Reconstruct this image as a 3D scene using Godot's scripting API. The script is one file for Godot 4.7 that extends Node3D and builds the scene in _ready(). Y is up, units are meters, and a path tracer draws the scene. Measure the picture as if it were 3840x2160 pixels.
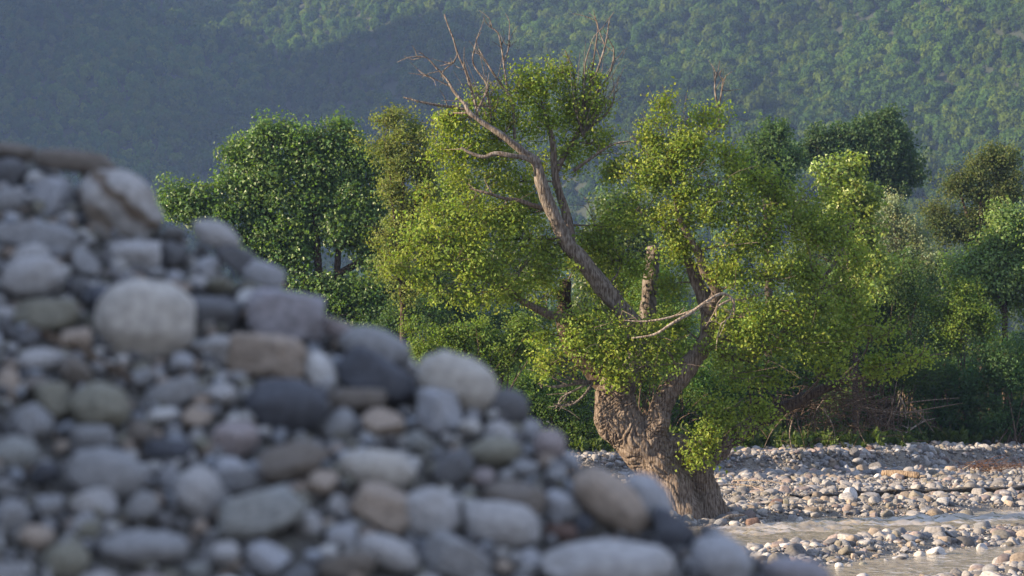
extends Node3D
# A gravel heap in the shade in front of an old leaning poplar on a river bar, wooded hills behind. Metres, y up.

const WATER := -0.12
const FRONT := Vector3(-0.2477, -0.6094, -0.0057)  # height of the heap's near face = x*a + z*b + c
const BACK := Vector3(-0.8792, 0.7500, 4.7981)
const EDGE_FAR := [Vector2(-30.00, 30.00), Vector2(2.09, 33.57), Vector2(3.08, 35.00), Vector2(3.86, 35.34), Vector2(4.96, 36.57), Vector2(6.09, 37.56), Vector2(7.20, 38.11), Vector2(8.67, 38.69), Vector2(9.92, 39.89), Vector2(40.00, 47.00)]
const BAR_FAR := [Vector2(-30.00, 24.50), Vector2(2.92, 28.98), Vector2(3.23, 29.64), Vector2(3.75, 30.65), Vector2(4.65, 31.24), Vector2(5.53, 32.36), Vector2(6.65, 33.69), Vector2(7.72, 34.47), Vector2(8.60, 34.60), Vector2(40.00, 37.50)]
const BAR_NEAR := [Vector2(-30.00, 22.00), Vector2(2.67, 27.86), Vector2(3.06, 26.94), Vector2(3.76, 26.94), Vector2(4.41, 27.19), Vector2(5.40, 28.66), Vector2(6.38, 29.64), Vector2(7.76, 31.24), Vector2(40.00, 37.00)]
const SPIT_FAR := [Vector2(-30.00, 17.00), Vector2(4.14, 23.20), Vector2(5.41, 25.68), Vector2(5.78, 26.35), Vector2(6.27, 27.48), Vector2(6.96, 28.03), Vector2(40.00, 32.00)]
const LEDGE := [Vector2(-30.00, 40.50), Vector2(5.21, 41.01), Vector2(6.89, 42.86), Vector2(8.98, 43.86), Vector2(11.14, 44.78), Vector2(40.00, 53.00)]
const BANK := [Vector2(-30.00, 46.50), Vector2(1.73, 47.59), Vector2(4.83, 48.79), Vector2(6.66, 49.57), Vector2(8.40, 50.37), Vector2(11.22, 52.96), Vector2(13.65, 54.84), Vector2(40.00, 70.00)]
const HEAP_STONES := [  # place on the heap, half width, half height, turn, colour, shape, label, short name
	[Vector3(-0.968, 2.661, -3.95), 0.052, 0.017, -4, "umber", "flat", "flat dark brown stone crowning the heap at its far left edge", ""],
	[Vector3(-0.955, 2.616, -3.884), 0.036, 0.027, 0, "dark", "round", "dark grey rounded stone under the flat brown crest stone at the left edge", ""],
	[Vector3(-0.828, 2.634, -3.881), 0.081, 0.022, -6, "umber", "flat", "long flat dark brown slab on the crest above the striped boulder", "brown crest slab"],
	[Vector3(-0.934, 2.549, -3.782), 0.035, 0.027, 10, "grey", "round", "mid grey rounded stone at left edge, level with the striped boulder", ""],
	[Vector3(-0.857, 2.557, -3.822), 0.030, 0.041, 10, "blue", "box", "pale blue-grey upright stone left of the striped boulder", "upright blue-grey stone"],
	[Vector3(-0.797, 2.617, -3.896), 0.028, 0.019, 20, "pale", "round", "small pale stone tucked under the right end of the brown crest slab", ""],
	[Vector3(-0.733, 2.541, -3.806), 0.083, 0.070, -42, "striped", "smooth", "large striped boulder with brown bands near the top of the heap", "striped boulder"],
	[Vector3(-0.895, 2.481, -3.684), 0.043, 0.022, -6, "grey", "box", "flat-topped grey stone at left edge, below the upright blue-grey stone", ""],
	[Vector3(-0.829, 2.473, -3.691), 0.048, 0.029, -18, "grey", "box", "blocky grey stone leaning down rightward below the upright blue-grey stone", "blocky grey stone"],
	[Vector3(-0.855, 2.436, -3.627), 0.038, 0.023, 15, "pale", "smooth", "pale grey rounded stone below the blocky leaning stone", ""],
	[Vector3(-0.831, 2.395, -3.55), 0.059, 0.039, 12, "pale", "smooth", "broad pale grey rounded stone left of the big cream boulder", "broad pale stone"],
	[Vector3(-0.679, 2.443, -3.704), 0.045, 0.030, -8, "pale", "box", "pale angular stone directly under the striped boulder", "pale angular stone"],
	[Vector3(-0.763, 2.427, -3.653), 0.026, 0.032, 30, "grey", "sharp", "grey wedge standing between the broad pale and pale angular stones", ""],
	[Vector3(-0.624, 2.448, -3.743), 0.033, 0.025, 0, "dark", "sharp", "dark grey angular stone right of the pale angular stone", ""],
	[Vector3(-0.546, 2.487, -3.778), 0.048, 0.026, -25, "pale", "smooth", "pale rounded crest stone catching warm sunlight on its top", "sunlit crest stone"],
	[Vector3(-0.504, 2.439, -3.763), 0.044, 0.026, -25, "dark", "sharp", "dark jagged stone under the sunlit crest stone", ""],
	[Vector3(-0.557, 2.429, -3.748), 0.027, 0.016, 15, "blue", "round", "small bluish oval stone below left of the sunlit crest stone", ""],
	[Vector3(-0.786, 2.328, -3.464), 0.058, 0.028, 4, "olive", "flat", "flattish olive-brown stone at left, below the broad pale stone", "olive-brown flat stone"],
	[Vector3(-0.621, 2.315, -3.47), 0.085, 0.075, 0, "cream", "smooth", "biggest cream-white boulder in the middle of the upper heap", "cream boulder"],
	[Vector3(-0.453, 2.413, -3.744), 0.041, 0.022, -20, "blue", "flat", "bluish flat stone on the crest above the lavender rock", ""],
	[Vector3(-0.394, 2.328, -3.607), 0.070, 0.050, -14, "lavender", "box", "large lavender-grey rock on the crest", "lavender rock"],
	[Vector3(-0.306, 2.306, -3.639), 0.042, 0.018, -24, "pink", "flat", "pinkish slab pointing down the crest beyond the lavender rock", "pinkish slab"],
	[Vector3(-0.519, 2.33, -3.58), 0.049, 0.032, -10, "dark", "box", "dark grey block right of the big cream boulder", "dark block"],
	[Vector3(-0.421, 2.259, -3.49), 0.065, 0.039, -8, "tan", "box", "beige boulder lying between the lavender rock and the dark slate boulder", "beige boulder"],
	[Vector3(-0.506, 2.268, -3.494), 0.031, 0.028, 0, "pale", "sharp", "pale triangular stone right of the big cream boulder's foot", "triangular stone"],
	[Vector3(-0.327, 2.23, -3.502), 0.026, 0.038, 22, "white", "smooth", "small white egg-shaped stone at the right end of the beige boulder", "white egg stone"],
	[Vector3(-0.371, 2.175, -3.363), 0.070, 0.046, -2, "slate", "smooth", "large dark slate boulder in the middle of the heap", "dark slate boulder"],
	[Vector3(-0.239, 2.273, -3.588), 0.066, 0.037, -16, "grey", "smooth", "grey rounded crest boulder behind the tilted slate slab", "grey crest boulder"],
	[Vector3(-0.23, 2.224, -3.508), 0.070, 0.037, -24, "slate", "flat", "dark blue slate slab tilted down the slope near the crest", "tilted slate slab"],
	[Vector3(-0.261, 2.186, -3.451), 0.052, 0.021, 4, "umber", "flat", "grey-brown flat stone right of the dark slate boulder", "grey-brown flat stone"],
	[Vector3(-0.094, 2.212, -3.535), 0.074, 0.051, -22, "cream", "smooth", "large smooth beige-white boulder on the middle of the crest", "smooth beige boulder"],
	[Vector3(-0.126, 2.165, -3.47), 0.031, 0.045, 12, "blue", "box", "pale blue-grey upright stone against the smooth beige boulder", ""],
	[Vector3(-0.007, 2.171, -3.531), 0.038, 0.033, -12, "dark", "smooth", "grey-brown boulder on the crest right of the smooth beige boulder", "grey-brown crest boulder"],
	[Vector3(-0.017, 2.127, -3.465), 0.031, 0.020, -30, "pale", "round", "pale oval stone under the grey-brown crest boulder", ""],
	[Vector3(0.063, 2.107, -3.462), 0.028, 0.029, -8, "pink", "round", "pale pinkish round boulder alone on the crest, nearest the tree's foliage", "pinkish round boulder"],
	[Vector3(-0.028, 2.1, -3.406), 0.045, 0.025, 4, "olive", "smooth", "olive-grey rounded stone below the grey-brown crest boulder", "olive-grey stone"],
	[Vector3(0.035, 2.129, -3.496), 0.017, 0.024, 10, "blue", "round", "narrow bluish stone between two crest boulders on the right shoulder", ""],
	[Vector3(-0.655, 2.175, -3.261), 0.051, 0.040, -6, "olive", "smooth", "round olive boulder at lower left of the cream boulder", "round olive boulder"],
	[Vector3(-0.728, 2.183, -3.262), 0.026, 0.033, 8, "olive", "box", "upright olive stone standing beside the round olive boulder", ""],
	[Vector3(-0.773, 2.25, -3.354), 0.040, 0.020, 6, "pale", "smooth", "pale flattened stone left of the brown stick", "pale flattened stone"],
	[Vector3(-0.804, 2.207, -3.274), 0.022, 0.030, 0, "tan", "round", "beige rounded stone cut by the left edge at mid height", ""],
	[Vector3(-0.749, 2.151, -3.198), 0.035, 0.029, 6, "grey", "sharp", "grey angular stone below the upright olive stone", ""],
	[Vector3(-0.555, 2.195, -3.347), 0.047, 0.023, 22, "grey", "flat", "long grey stone sloping up rightward under the cream boulder", "sloping grey stone"],
	[Vector3(-0.56, 2.16, -3.303), 0.027, 0.013, 6, "white", "smooth", "small bright white stone under the sloping grey stone", "small white stone"],
	[Vector3(-0.655, 2.13, -3.208), 0.037, 0.016, -2, "grey", "flat", "flat grey stone wedged under the round olive boulder", ""],
	[Vector3(-0.751, 2.104, -3.118), 0.038, 0.028, -6, "green", "smooth", "greenish grey rounded stone at the left edge of the lower heap", ""],
	[Vector3(-0.612, 2.075, -3.103), 0.064, 0.040, -10, "grey", "smooth", "wide humped grey boulder at the lower left", "humped grey boulder"],
	[Vector3(-0.539, 2.109, -3.22), 0.037, 0.016, 0, "slate", "flat", "thin dark slate stone right of the humped grey boulder", ""],
	[Vector3(-0.475, 2.044, -3.122), 0.038, 0.044, 8, "pale", "smooth", "pale grey egg-shaped boulder standing upright in the lower heap", "upright egg boulder"],
	[Vector3(-0.43, 2.069, -3.191), 0.037, 0.028, -10, "blue", "sharp", "blue-grey wedge behind the upright egg boulder", ""],
	[Vector3(-0.355, 2.087, -3.235), 0.064, 0.030, 18, "umber", "smooth", "brownish oval stone sloping up rightward below the dark slate boulder", "brownish oval stone"],
	[Vector3(-0.383, 2.015, -3.099), 0.068, 0.034, 14, "green", "box", "long greenish grey block lying right of the upright egg boulder", "greenish block"],
	[Vector3(-0.62, 2.03, -3.049), 0.037, 0.027, 4, "pale", "sharp", "pale angular stone under the humped grey boulder", ""],
	[Vector3(-0.617, 1.998, -3.008), 0.033, 0.013, 0, "olive", "flat", "thin olive slab below the pale angular stone of the lower left", ""],
	[Vector3(-0.726, 2.016, -2.989), 0.026, 0.028, 8, "grey", "round", "grey round stone at the left edge near the bottom", ""],
	[Vector3(-0.532, 1.975, -2.976), 0.067, 0.024, 0, "grey", "smooth", "long flat oval grey stone near the bottom left", "flat oval stone"],
	[Vector3(-0.309, 1.995, -3.131), 0.022, 0.022, 0, "pale", "round", "small pale round stone beyond the right end of the greenish block", ""],
	[Vector3(-0.422, 1.961, -3.03), 0.024, 0.019, 0, "pale", "round", "small pale round stone right of the long flat oval stone", ""],
	[Vector3(-0.631, 1.957, -2.923), 0.035, 0.029, 20, "olive", "smooth", "olive stone at the bottom edge, left of the long flat oval stone", ""],
	[Vector3(-0.215, 2.074, -3.269), 0.065, 0.034, -8, "cream", "smooth", "large pale boulder with a whitish face in the middle of the lower heap", "whitish boulder"],
	[Vector3(-0.201, 2.022, -3.198), 0.048, 0.033, -28, "tan", "box", "tan block tilted down rightward under the whitish boulder", "tilted tan block"],
	[Vector3(-0.127, 2.009, -3.202), 0.048, 0.042, -20, "pale", "smooth", "rounded pale grey boulder right of the tilted tan block", "rounded pale boulder"],
	[Vector3(0.001, 2.027, -3.29), 0.056, 0.024, -6, "umber", "flat", "flat brown-topped stone above the big pale oval stone", ""],
	[Vector3(-0.016, 1.99, -3.21), 0.063, 0.038, -10, "pale", "smooth", "big pale oval stone low in the middle of the heap", "big pale oval"],
	[Vector3(0.073, 2.015, -3.314), 0.030, 0.026, 0, "blue", "round", "pale bluish stone left of the tan crest boulder", ""],
	[Vector3(0.162, 2.02, -3.325), 0.074, 0.040, -38, "tan", "smooth", "large tan boulder tilted down the crest in front of the tree trunk", "tan crest boulder"],
	[Vector3(0.223, 2.019, -3.363), 0.036, 0.055, 32, "blue", "smooth", "pale blue-white boulder leaning behind the tan crest boulder", "blue-white boulder"],
	[Vector3(0.147, 1.933, -3.156), 0.104, 0.040, 0, "pale", "smooth", "very large pale boulder at the bottom edge of the heap", "bottom boulder"],
	[Vector3(-0.185, 1.956, -3.098), 0.050, 0.026, -24, "pale", "smooth", "pale stone tilted down rightward near the bottom middle", ""],
	[Vector3(-0.083, 1.945, -3.117), 0.051, 0.031, -30, "grey", "box", "grey block tilted down rightward left of the bottom boulder", ""],
	[Vector3(0.257, 1.972, -3.308), 0.040, 0.035, -20, "slate", "sharp", "dark angular stone below the blue-white boulder", ""],
	[Vector3(0.331, 1.931, -3.259), 0.052, 0.041, -24, "blue", "smooth", "bluish rounded boulder low on the crest beside the river", "bluish crest boulder"],
	[Vector3(0.454, 1.911, -3.283), 0.057, 0.024, -10, "lavender", "smooth", "last lavender-grey stone of the heap at the bottom, nearest the river", ""],
	[Vector3(0.078, 1.978, -3.264), 0.027, 0.013, -8, "rust", "flat", "reddish brown flat stone between the big pale oval and the bottom boulder", ""],
	[Vector3(-0.246, 1.942, -3.056), 0.046, 0.018, 12, "umber", "flat", "brownish layered slab at the bottom edge, middle of the heap", ""],
	[Vector3(-0.267, 2.022, -3.196), 0.020, 0.019, 0, "pale", "sharp", "small pale pointed stone left of the tilted tan block", ""],
	[Vector3(-0.073, 2.18, -3.545), 0.014, 0.010, 0, "orange", "sharp", "tiny orange-brown stone against the smooth beige boulder", ""],
]
const STICK := [Vector3(-0.809, 2.282, -3.425), Vector3(-0.719, 2.251, -3.412), Vector3(-0.615, 2.199, -3.367)]
const RIVER_ROCKS := [
	[Vector3(6.78, 0.01, -41.24), 0.14, 0.14, "white", "sharp", "tall white pointed rock standing in front of the dark cut ledge"],
	[Vector3(8.18, 0.2, -50.24), 0.11, 0.12, "blue", "sharp", "blue-grey pointed rock at the foot of the gravel bank"],
	[Vector3(5.72, 0.19, -48.18), 0.08, 0.07, "tan", "round", "round beige rock at the bank's foot near the trunk"],
	[Vector3(5.39, 0.18, -47.34), 0.13, 0.07, "pale", "round", "long pale rock beside the round beige one, at the bank's foot"],
	[Vector3(6.01, 0.46, -50.1), 0.07, 0.06, "tan", "round", "left one of two tan cobbles lodged high in the bank"],
	[Vector3(6.19, 0.45, -50.16), 0.06, 0.06, "tan", "round", "right one of two tan cobbles lodged high in the bank"],
	[Vector3(5.71, 0.57, -50.28), 0.15, 0.08, "tan", "sharp", "wide tan rock on the terrace edge nearest the trunk"],
	[Vector3(6.52, 0.62, -50.9), 0.09, 0.07, "pale", "round", "pale grey rock on the terrace edge under the brushwood"],
	[Vector3(9.09, 0.59, -52.16), 0.12, 0.08, "rust", "sharp", "brown tent-shaped rock on the terrace edge"],
	[Vector3(10.2, 0.22, -52.2), 0.16, 0.09, "grey", "round", "wide grey rounded rock lodged in the bank face"],
	[Vector3(10.76, 0.26, -52.88), 0.09, 0.08, "blue", "sharp", "bluish rock in the bank face right of the wide grey one"],
	[Vector3(9.78, 0.32, -52.12), 0.06, 0.04, "white", "sharp", "small bright white rock in the bank face"],
	[Vector3(8.94, 0.2, -50.7), 0.07, 0.10, "pale", "sharp", "narrow pale spike of rock at the bank's foot"],
	[Vector3(8.51, 0.15, -47.84), 0.11, 0.07, "white", "sharp", "white wedge-shaped rock at the left end of the log"],
	[Vector3(7.49, 0.14, -46.96), 0.09, 0.06, "tan", "box", "tan cube-shaped rock left of the log"],
	[Vector3(11, 0.19, -51.58), 0.17, 0.07, "tan", "flat", "flat tan rock against the reddish brush pile"],
	[Vector3(4.65, 0.15, -45.5), 0.11, 0.07, "pale", "sharp", "pale rock right beside the trunk's base"],
	[Vector3(5.02, 0.01, -38.86), 0.14, 0.08, "rust", "sharp", "rusty brown rock on the lower gravel shelf"],
	[Vector3(5.16, 0.01, -38.8), 0.06, 0.08, "olive", "box", "upright grey-olive rock against the rusty brown one"],
	[Vector3(8.25, -0.04, -39.52), 0.14, 0.08, "blue", "box", "bluish angular rock on the shelf above the rapids"],
	[Vector3(9.78, 0.01, -42.22), 0.11, 0.06, "tan", "round", "beige rock under the dark ledge toward the right"],
	[Vector3(9.3, 0.01, -42.14), 0.10, 0.05, "olive", "round", "olive-beige rock under the ledge, left of the beige one"],
	[Vector3(9.79, -0.03, -40.76), 0.11, 0.08, "pale", "sharp", "pale angular rock on the shelf near the right edge"],
	[Vector3(6.49, 0.01, -39.58), 0.06, 0.05, "tan", "round", "tan cobble at the foot of the tall white pointed rock"],
	[Vector3(7.09, -0.07, -38.68), 0.09, 0.05, "pale", "round", "pale cobble at the rapids' far edge, centre of the shelf"],
	[Vector3(3.77, -0.01, -36.92), 0.10, 0.06, "white", "sharp", "whitish rock at the water's edge just right of the trunk"],
	[Vector3(4.22, -0, -37.3), 0.07, 0.06, "grey", "round", "grey cobble at the water's edge right of the trunk"],
	[Vector3(5.13, -0.12, -36.76), 0.07, 0.06, "white", "round", "white cobble half in the rapids' far edge"],
	[Vector3(4.18, -0.12, -35.7), 0.14, 0.08, "rust", "box", "dark reddish rock standing in the stream"],
	[Vector3(3.78, 0.04, -30.12), 0.09, 0.05, "pale", "round", "pale rock right of the dark reddish one in the stream"],
	[Vector3(4.36, -0.12, -35.9), 0.07, 0.05, "grey", "sharp", "grey rock behind the dark reddish one in the stream"],
	[Vector3(4.79, 0.04, -30.88), 0.06, 0.04, "tan", "round", "lone tan rock in the middle of the stream"],
	[Vector3(4.24, 0.04, -30.34), 0.06, 0.02, "dark", "round", "dark wet rock just breaking the stream's surface"],
	[Vector3(3.81, -0.12, -35.32), 0.09, 0.05, "pale", "sharp", "pale rock in the stream nearest the heap"],
	[Vector3(6.04, 0.04, -29.32), 0.14, 0.08, "white", "sharp", "biggest white angular rock on the gravel bar"],
	[Vector3(5.74, 0.04, -29.04), 0.09, 0.06, "cream", "round", "cream rounded rock left of the biggest white one on the bar"],
	[Vector3(4.7, 0.04, -28.36), 0.05, 0.04, "tan", "box", "tan drum-shaped cobble on the bar"],
	[Vector3(7.15, -0.12, -29.66), 0.08, 0.04, "tan", "flat", "flat tan rock in the near channel by the bar"],
	[Vector3(4.38, -0.12, -25.76), 0.08, 0.05, "pale", "round", "pale rock in the near channel at the bottom edge"],
	[Vector3(3.09, 0.04, -26.96), 0.07, 0.05, "dark", "sharp", "dark angular rock at the bar's near end"],
	[Vector3(3.28, 0.04, -26.96), 0.09, 0.04, "pale", "flat", "flat pale rock at the bar's near end"],
	[Vector3(5.43, 0.04, -28.7), 0.10, 0.05, "grey", "round", "grey rounded rock at the bar's near side"],
	[Vector3(6.9, 0.04, -30.24), 0.09, 0.07, "pale", "sharp", "pale angular rock on the bar toward the right edge"],
	[Vector3(4.7, 0.04, -27.62), 0.08, 0.04, "olive", "round", "olive cobble at the bar's near waterline"],
	[Vector3(3.82, 0.04, -28.82), 0.08, 0.04, "white", "flat", "flat white rock awash between stream and bar"],
	[Vector3(4.31, 0.04, -27.16), 0.06, 0.04, "white", "round", "white cobble at the tip of the bar"],
	[Vector3(5.34, 0.04, -28.58), 0.08, 0.03, "blue", "flat", "bluish flat rock at the bar's near waterline"],
	[Vector3(6.26, -0.12, -26.58), 0.07, 0.05, "grey", "round", "grey rock on the pebble spit in the bottom right corner"],
]
const TRUNK := [
	[[Vector3(2.96, -0.15, -36.3), Vector3(2.82, 0.39, -36.3), Vector3(2.62, 0.81, -36.35), Vector3(2.27, 1.26, -36.4), Vector3(1.96, 1.59, -36.4), Vector3(1.84, 1.99, -36.5), Vector3(1.85, 2.32, -36.5)], [0.434, 0.349, 0.331, 0.369, 0.341, 0.275, 0.256]],
	[[Vector3(3.51, -0.17, -36.65), Vector3(3.44, 0.38, -36.65), Vector3(3.28, 0.8, -36.6), Vector3(2.96, 1.14, -36.5), Vector3(2.5, 1.33, -36.4)], [0.248, 0.219, 0.214, 0.237, 0.246]],
	[[Vector3(2.38, 1.31, -36.3), Vector3(2.58, 1.66, -36.25), Vector3(2.66, 1.99, -36.25), Vector3(2.9, 2.34, -36.3)], [0.236, 0.170, 0.156, 0.161]],
	[[Vector3(1.74, 1.52, -36.28), Vector3(1.56, 1.64, -36.2)], [0.179, 0.085]],
	[[Vector3(1.57, 2.18, -36.4), Vector3(1.61, 1.75, -36.3)], [0.076, 0.151]],
	[[Vector3(1.96, 2.37, -36.3), Vector3(2, 1.94, -36.3), Vector3(2.17, 1.57, -36.3)], [0.076, 0.142, 0.170]],
	[[Vector3(3.43, 0.89, -36.7), Vector3(3.73, 1.17, -36.9), Vector3(4.21, 1.5, -37.3)], [0.172, 0.154, 0.136]],
	[[Vector3(2.33, -0.22, -35.95), Vector3(2.63, 0.09, -36.2)], [0.159, 0.226]],
	[[Vector3(4, -0.23, -36.8), Vector3(3.57, 0.12, -36.65)], [0.096, 0.200]],
	[[Vector3(3.16, -0.24, -35.9), Vector3(3.07, 0.12, -36.2)], [0.159, 0.217]],
	[[Vector3(3.61, -0.24, -36.25), Vector3(3.47, 0.15, -36.5)], [0.113, 0.190]],
]
const LIMBS := [
	["limb", [[Vector3(2.83, 2.27, -36.3), Vector3(3.17, 2.69, -36.4), Vector3(3.46, 3.08, -36.5), Vector3(3.52, 3.46, -36.5), Vector3(3.43, 3.84, -36.6), Vector3(3.31, 4.13, -36.6), Vector3(3.18, 4.46, -36.6), Vector3(2.97, 4.79, -36.5), Vector3(2.75, 5.07, -36.4)], [0.179, 0.175, 0.157, 0.142, 0.129, 0.114, 0.095, 0.071, 0.043]]],
	["limb", [[Vector3(3.48, 3.6, -36.4), Vector3(3.62, 3.95, -36.2), Vector3(3.39, 4.3, -36.1), Vector3(3.27, 4.66, -36.1), Vector3(3, 5.11, -36), Vector3(2.87, 5.66, -36), Vector3(2.73, 6.26, -36)], [0.123, 0.104, 0.080, 0.070, 0.051, 0.033, 0.019]]],
	["limb", [[Vector3(3.53, 3.8, -36.6), Vector3(3.68, 4.13, -36.7), Vector3(4.07, 4.68, -36.9), Vector3(4.48, 5.09, -37), Vector3(5.03, 5.61, -37.1)], [0.095, 0.086, 0.072, 0.048, 0.024]]],
	["limb", [[Vector3(2.28, 2.42, -37.4), Vector3(2.4, 2.86, -37.6), Vector3(2.48, 3.5, -37.8), Vector3(2.54, 4.09, -37.8), Vector3(2.59, 4.56, -37.8), Vector3(2.62, 4.86, -37.8)], [0.156, 0.152, 0.152, 0.147, 0.138, 0.098]]],
	["limb", [[Vector3(1.76, 2.18, -36.7), Vector3(1.43, 2.56, -36.8), Vector3(1.1, 2.94, -36.8), Vector3(0.99, 3.23, -36.8), Vector3(0.95, 3.57, -36.9), Vector3(0.94, 3.9, -36.9), Vector3(0.97, 4.17, -37)], [0.172, 0.158, 0.153, 0.148, 0.139, 0.125, 0.106]]],
	["limb", [[Vector3(0.96, 3.49, -36.8), Vector3(0.74, 3.53, -36.7), Vector3(0.39, 3.68, -36.4), Vector3(0.1, 3.84, -36.2), Vector3(-0.09, 3.99, -36), Vector3(-0.47, 4.13, -35.8), Vector3(-0.93, 4.36, -35.6)], [0.086, 0.076, 0.062, 0.052, 0.042, 0.028, 0.014]]],
	["limb", [[Vector3(1.95, 2.18, -36.7), Vector3(2.25, 2.85, -36.9), Vector3(2.23, 3.28, -36.8), Vector3(2.04, 3.53, -36.6), Vector3(1.73, 3.91, -36.4), Vector3(1.47, 4.2, -36.3), Vector3(1.26, 4.48, -36.2), Vector3(0.99, 4.75, -36.05), Vector3(0.8, 5.14, -35.9), Vector3(0.64, 5.47, -35.8), Vector3(0.52, 5.79, -35.7), Vector3(0.42, 6.17, -35.6), Vector3(0.19, 6.35, -35.5), Vector3(-0.12, 6.59, -35.4), Vector3(-0.43, 6.8, -35.4), Vector3(-0.73, 7.01, -35.4), Vector3(-0.82, 7.18, -35.5), Vector3(-1.01, 7.41, -35.6), Vector3(-1.14, 7.66, -35.8), Vector3(-1.35, 7.9, -35.8)], [0.210, 0.192, 0.172, 0.162, 0.166, 0.156, 0.146, 0.131, 0.121, 0.112, 0.102, 0.093, 0.069, 0.055, 0.046, 0.039, 0.032, 0.025, 0.019, 0.009]]],
	["limb", [[Vector3(1.04, 4.74, -36.4), Vector3(1.02, 5.03, -36.5), Vector3(0.95, 5.42, -36.6), Vector3(0.82, 5.82, -36.6), Vector3(0.76, 6.2, -36.6), Vector3(0.72, 6.71, -36.6), Vector3(0.63, 7.02, -36.6), Vector3(0.53, 7.39, -36.6)], [0.095, 0.085, 0.081, 0.071, 0.062, 0.048, 0.033, 0.019]]],
	["limb", [[Vector3(0.79, 6.14, -36.6), Vector3(1.01, 6.53, -36.7), Vector3(1.16, 6.78, -36.7), Vector3(1.29, 7.03, -36.7), Vector3(1.32, 7.31, -36.7), Vector3(1.42, 7.79, -36.7), Vector3(1.48, 8.21, -36.7), Vector3(1.54, 8.66, -36.7), Vector3(1.53, 8.87, -36.7)], [0.052, 0.048, 0.038, 0.033, 0.029, 0.019, 0.014, 0.010, 0.007]]],
	["limb", [[Vector3(0.42, 6.16, -35.6), Vector3(0.24, 6.24, -35.5), Vector3(-0.06, 6.28, -35.4), Vector3(-0.31, 6.31, -35.4), Vector3(-0.49, 6.25, -35.4), Vector3(-0.76, 6.34, -35.4), Vector3(-0.88, 6.42, -35.4)], [0.051, 0.046, 0.041, 0.037, 0.032, 0.025, 0.018]]],
	["limb", [[Vector3(0.61, 5.41, -36.2), Vector3(0.37, 5.46, -36), Vector3(0.12, 5.54, -35.9), Vector3(-0.15, 5.57, -35.8), Vector3(-0.43, 5.65, -35.7), Vector3(-0.74, 5.73, -35.7)], [0.047, 0.042, 0.037, 0.028, 0.023, 0.014]]],
	["limb", [[Vector3(3.53, 1.08, -36.75), Vector3(4.21, 1.49, -37.3), Vector3(4.78, 1.79, -37.6), Vector3(5.51, 2.13, -37.9), Vector3(6.24, 2.42, -38.1)], [0.153, 0.155, 0.127, 0.099, 0.059]]],
	["limb", [[Vector3(3.72, 2.84, -36.7), Vector3(4.11, 2.8, -36.8), Vector3(4.61, 2.99, -36.9), Vector3(5.2, 3.57, -37), Vector3(5.7, 4.16, -37.1)], [0.076, 0.072, 0.058, 0.043, 0.024]]],
	["limb", [[Vector3(3.45, 3.04, -36.8), Vector3(4.35, 3.29, -37.2), Vector3(5.16, 3.73, -37.4), Vector3(5.88, 4.48, -37.6), Vector3(6.28, 5.36, -37.6)], [0.077, 0.068, 0.054, 0.034, 0.020]]],
]
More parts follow.
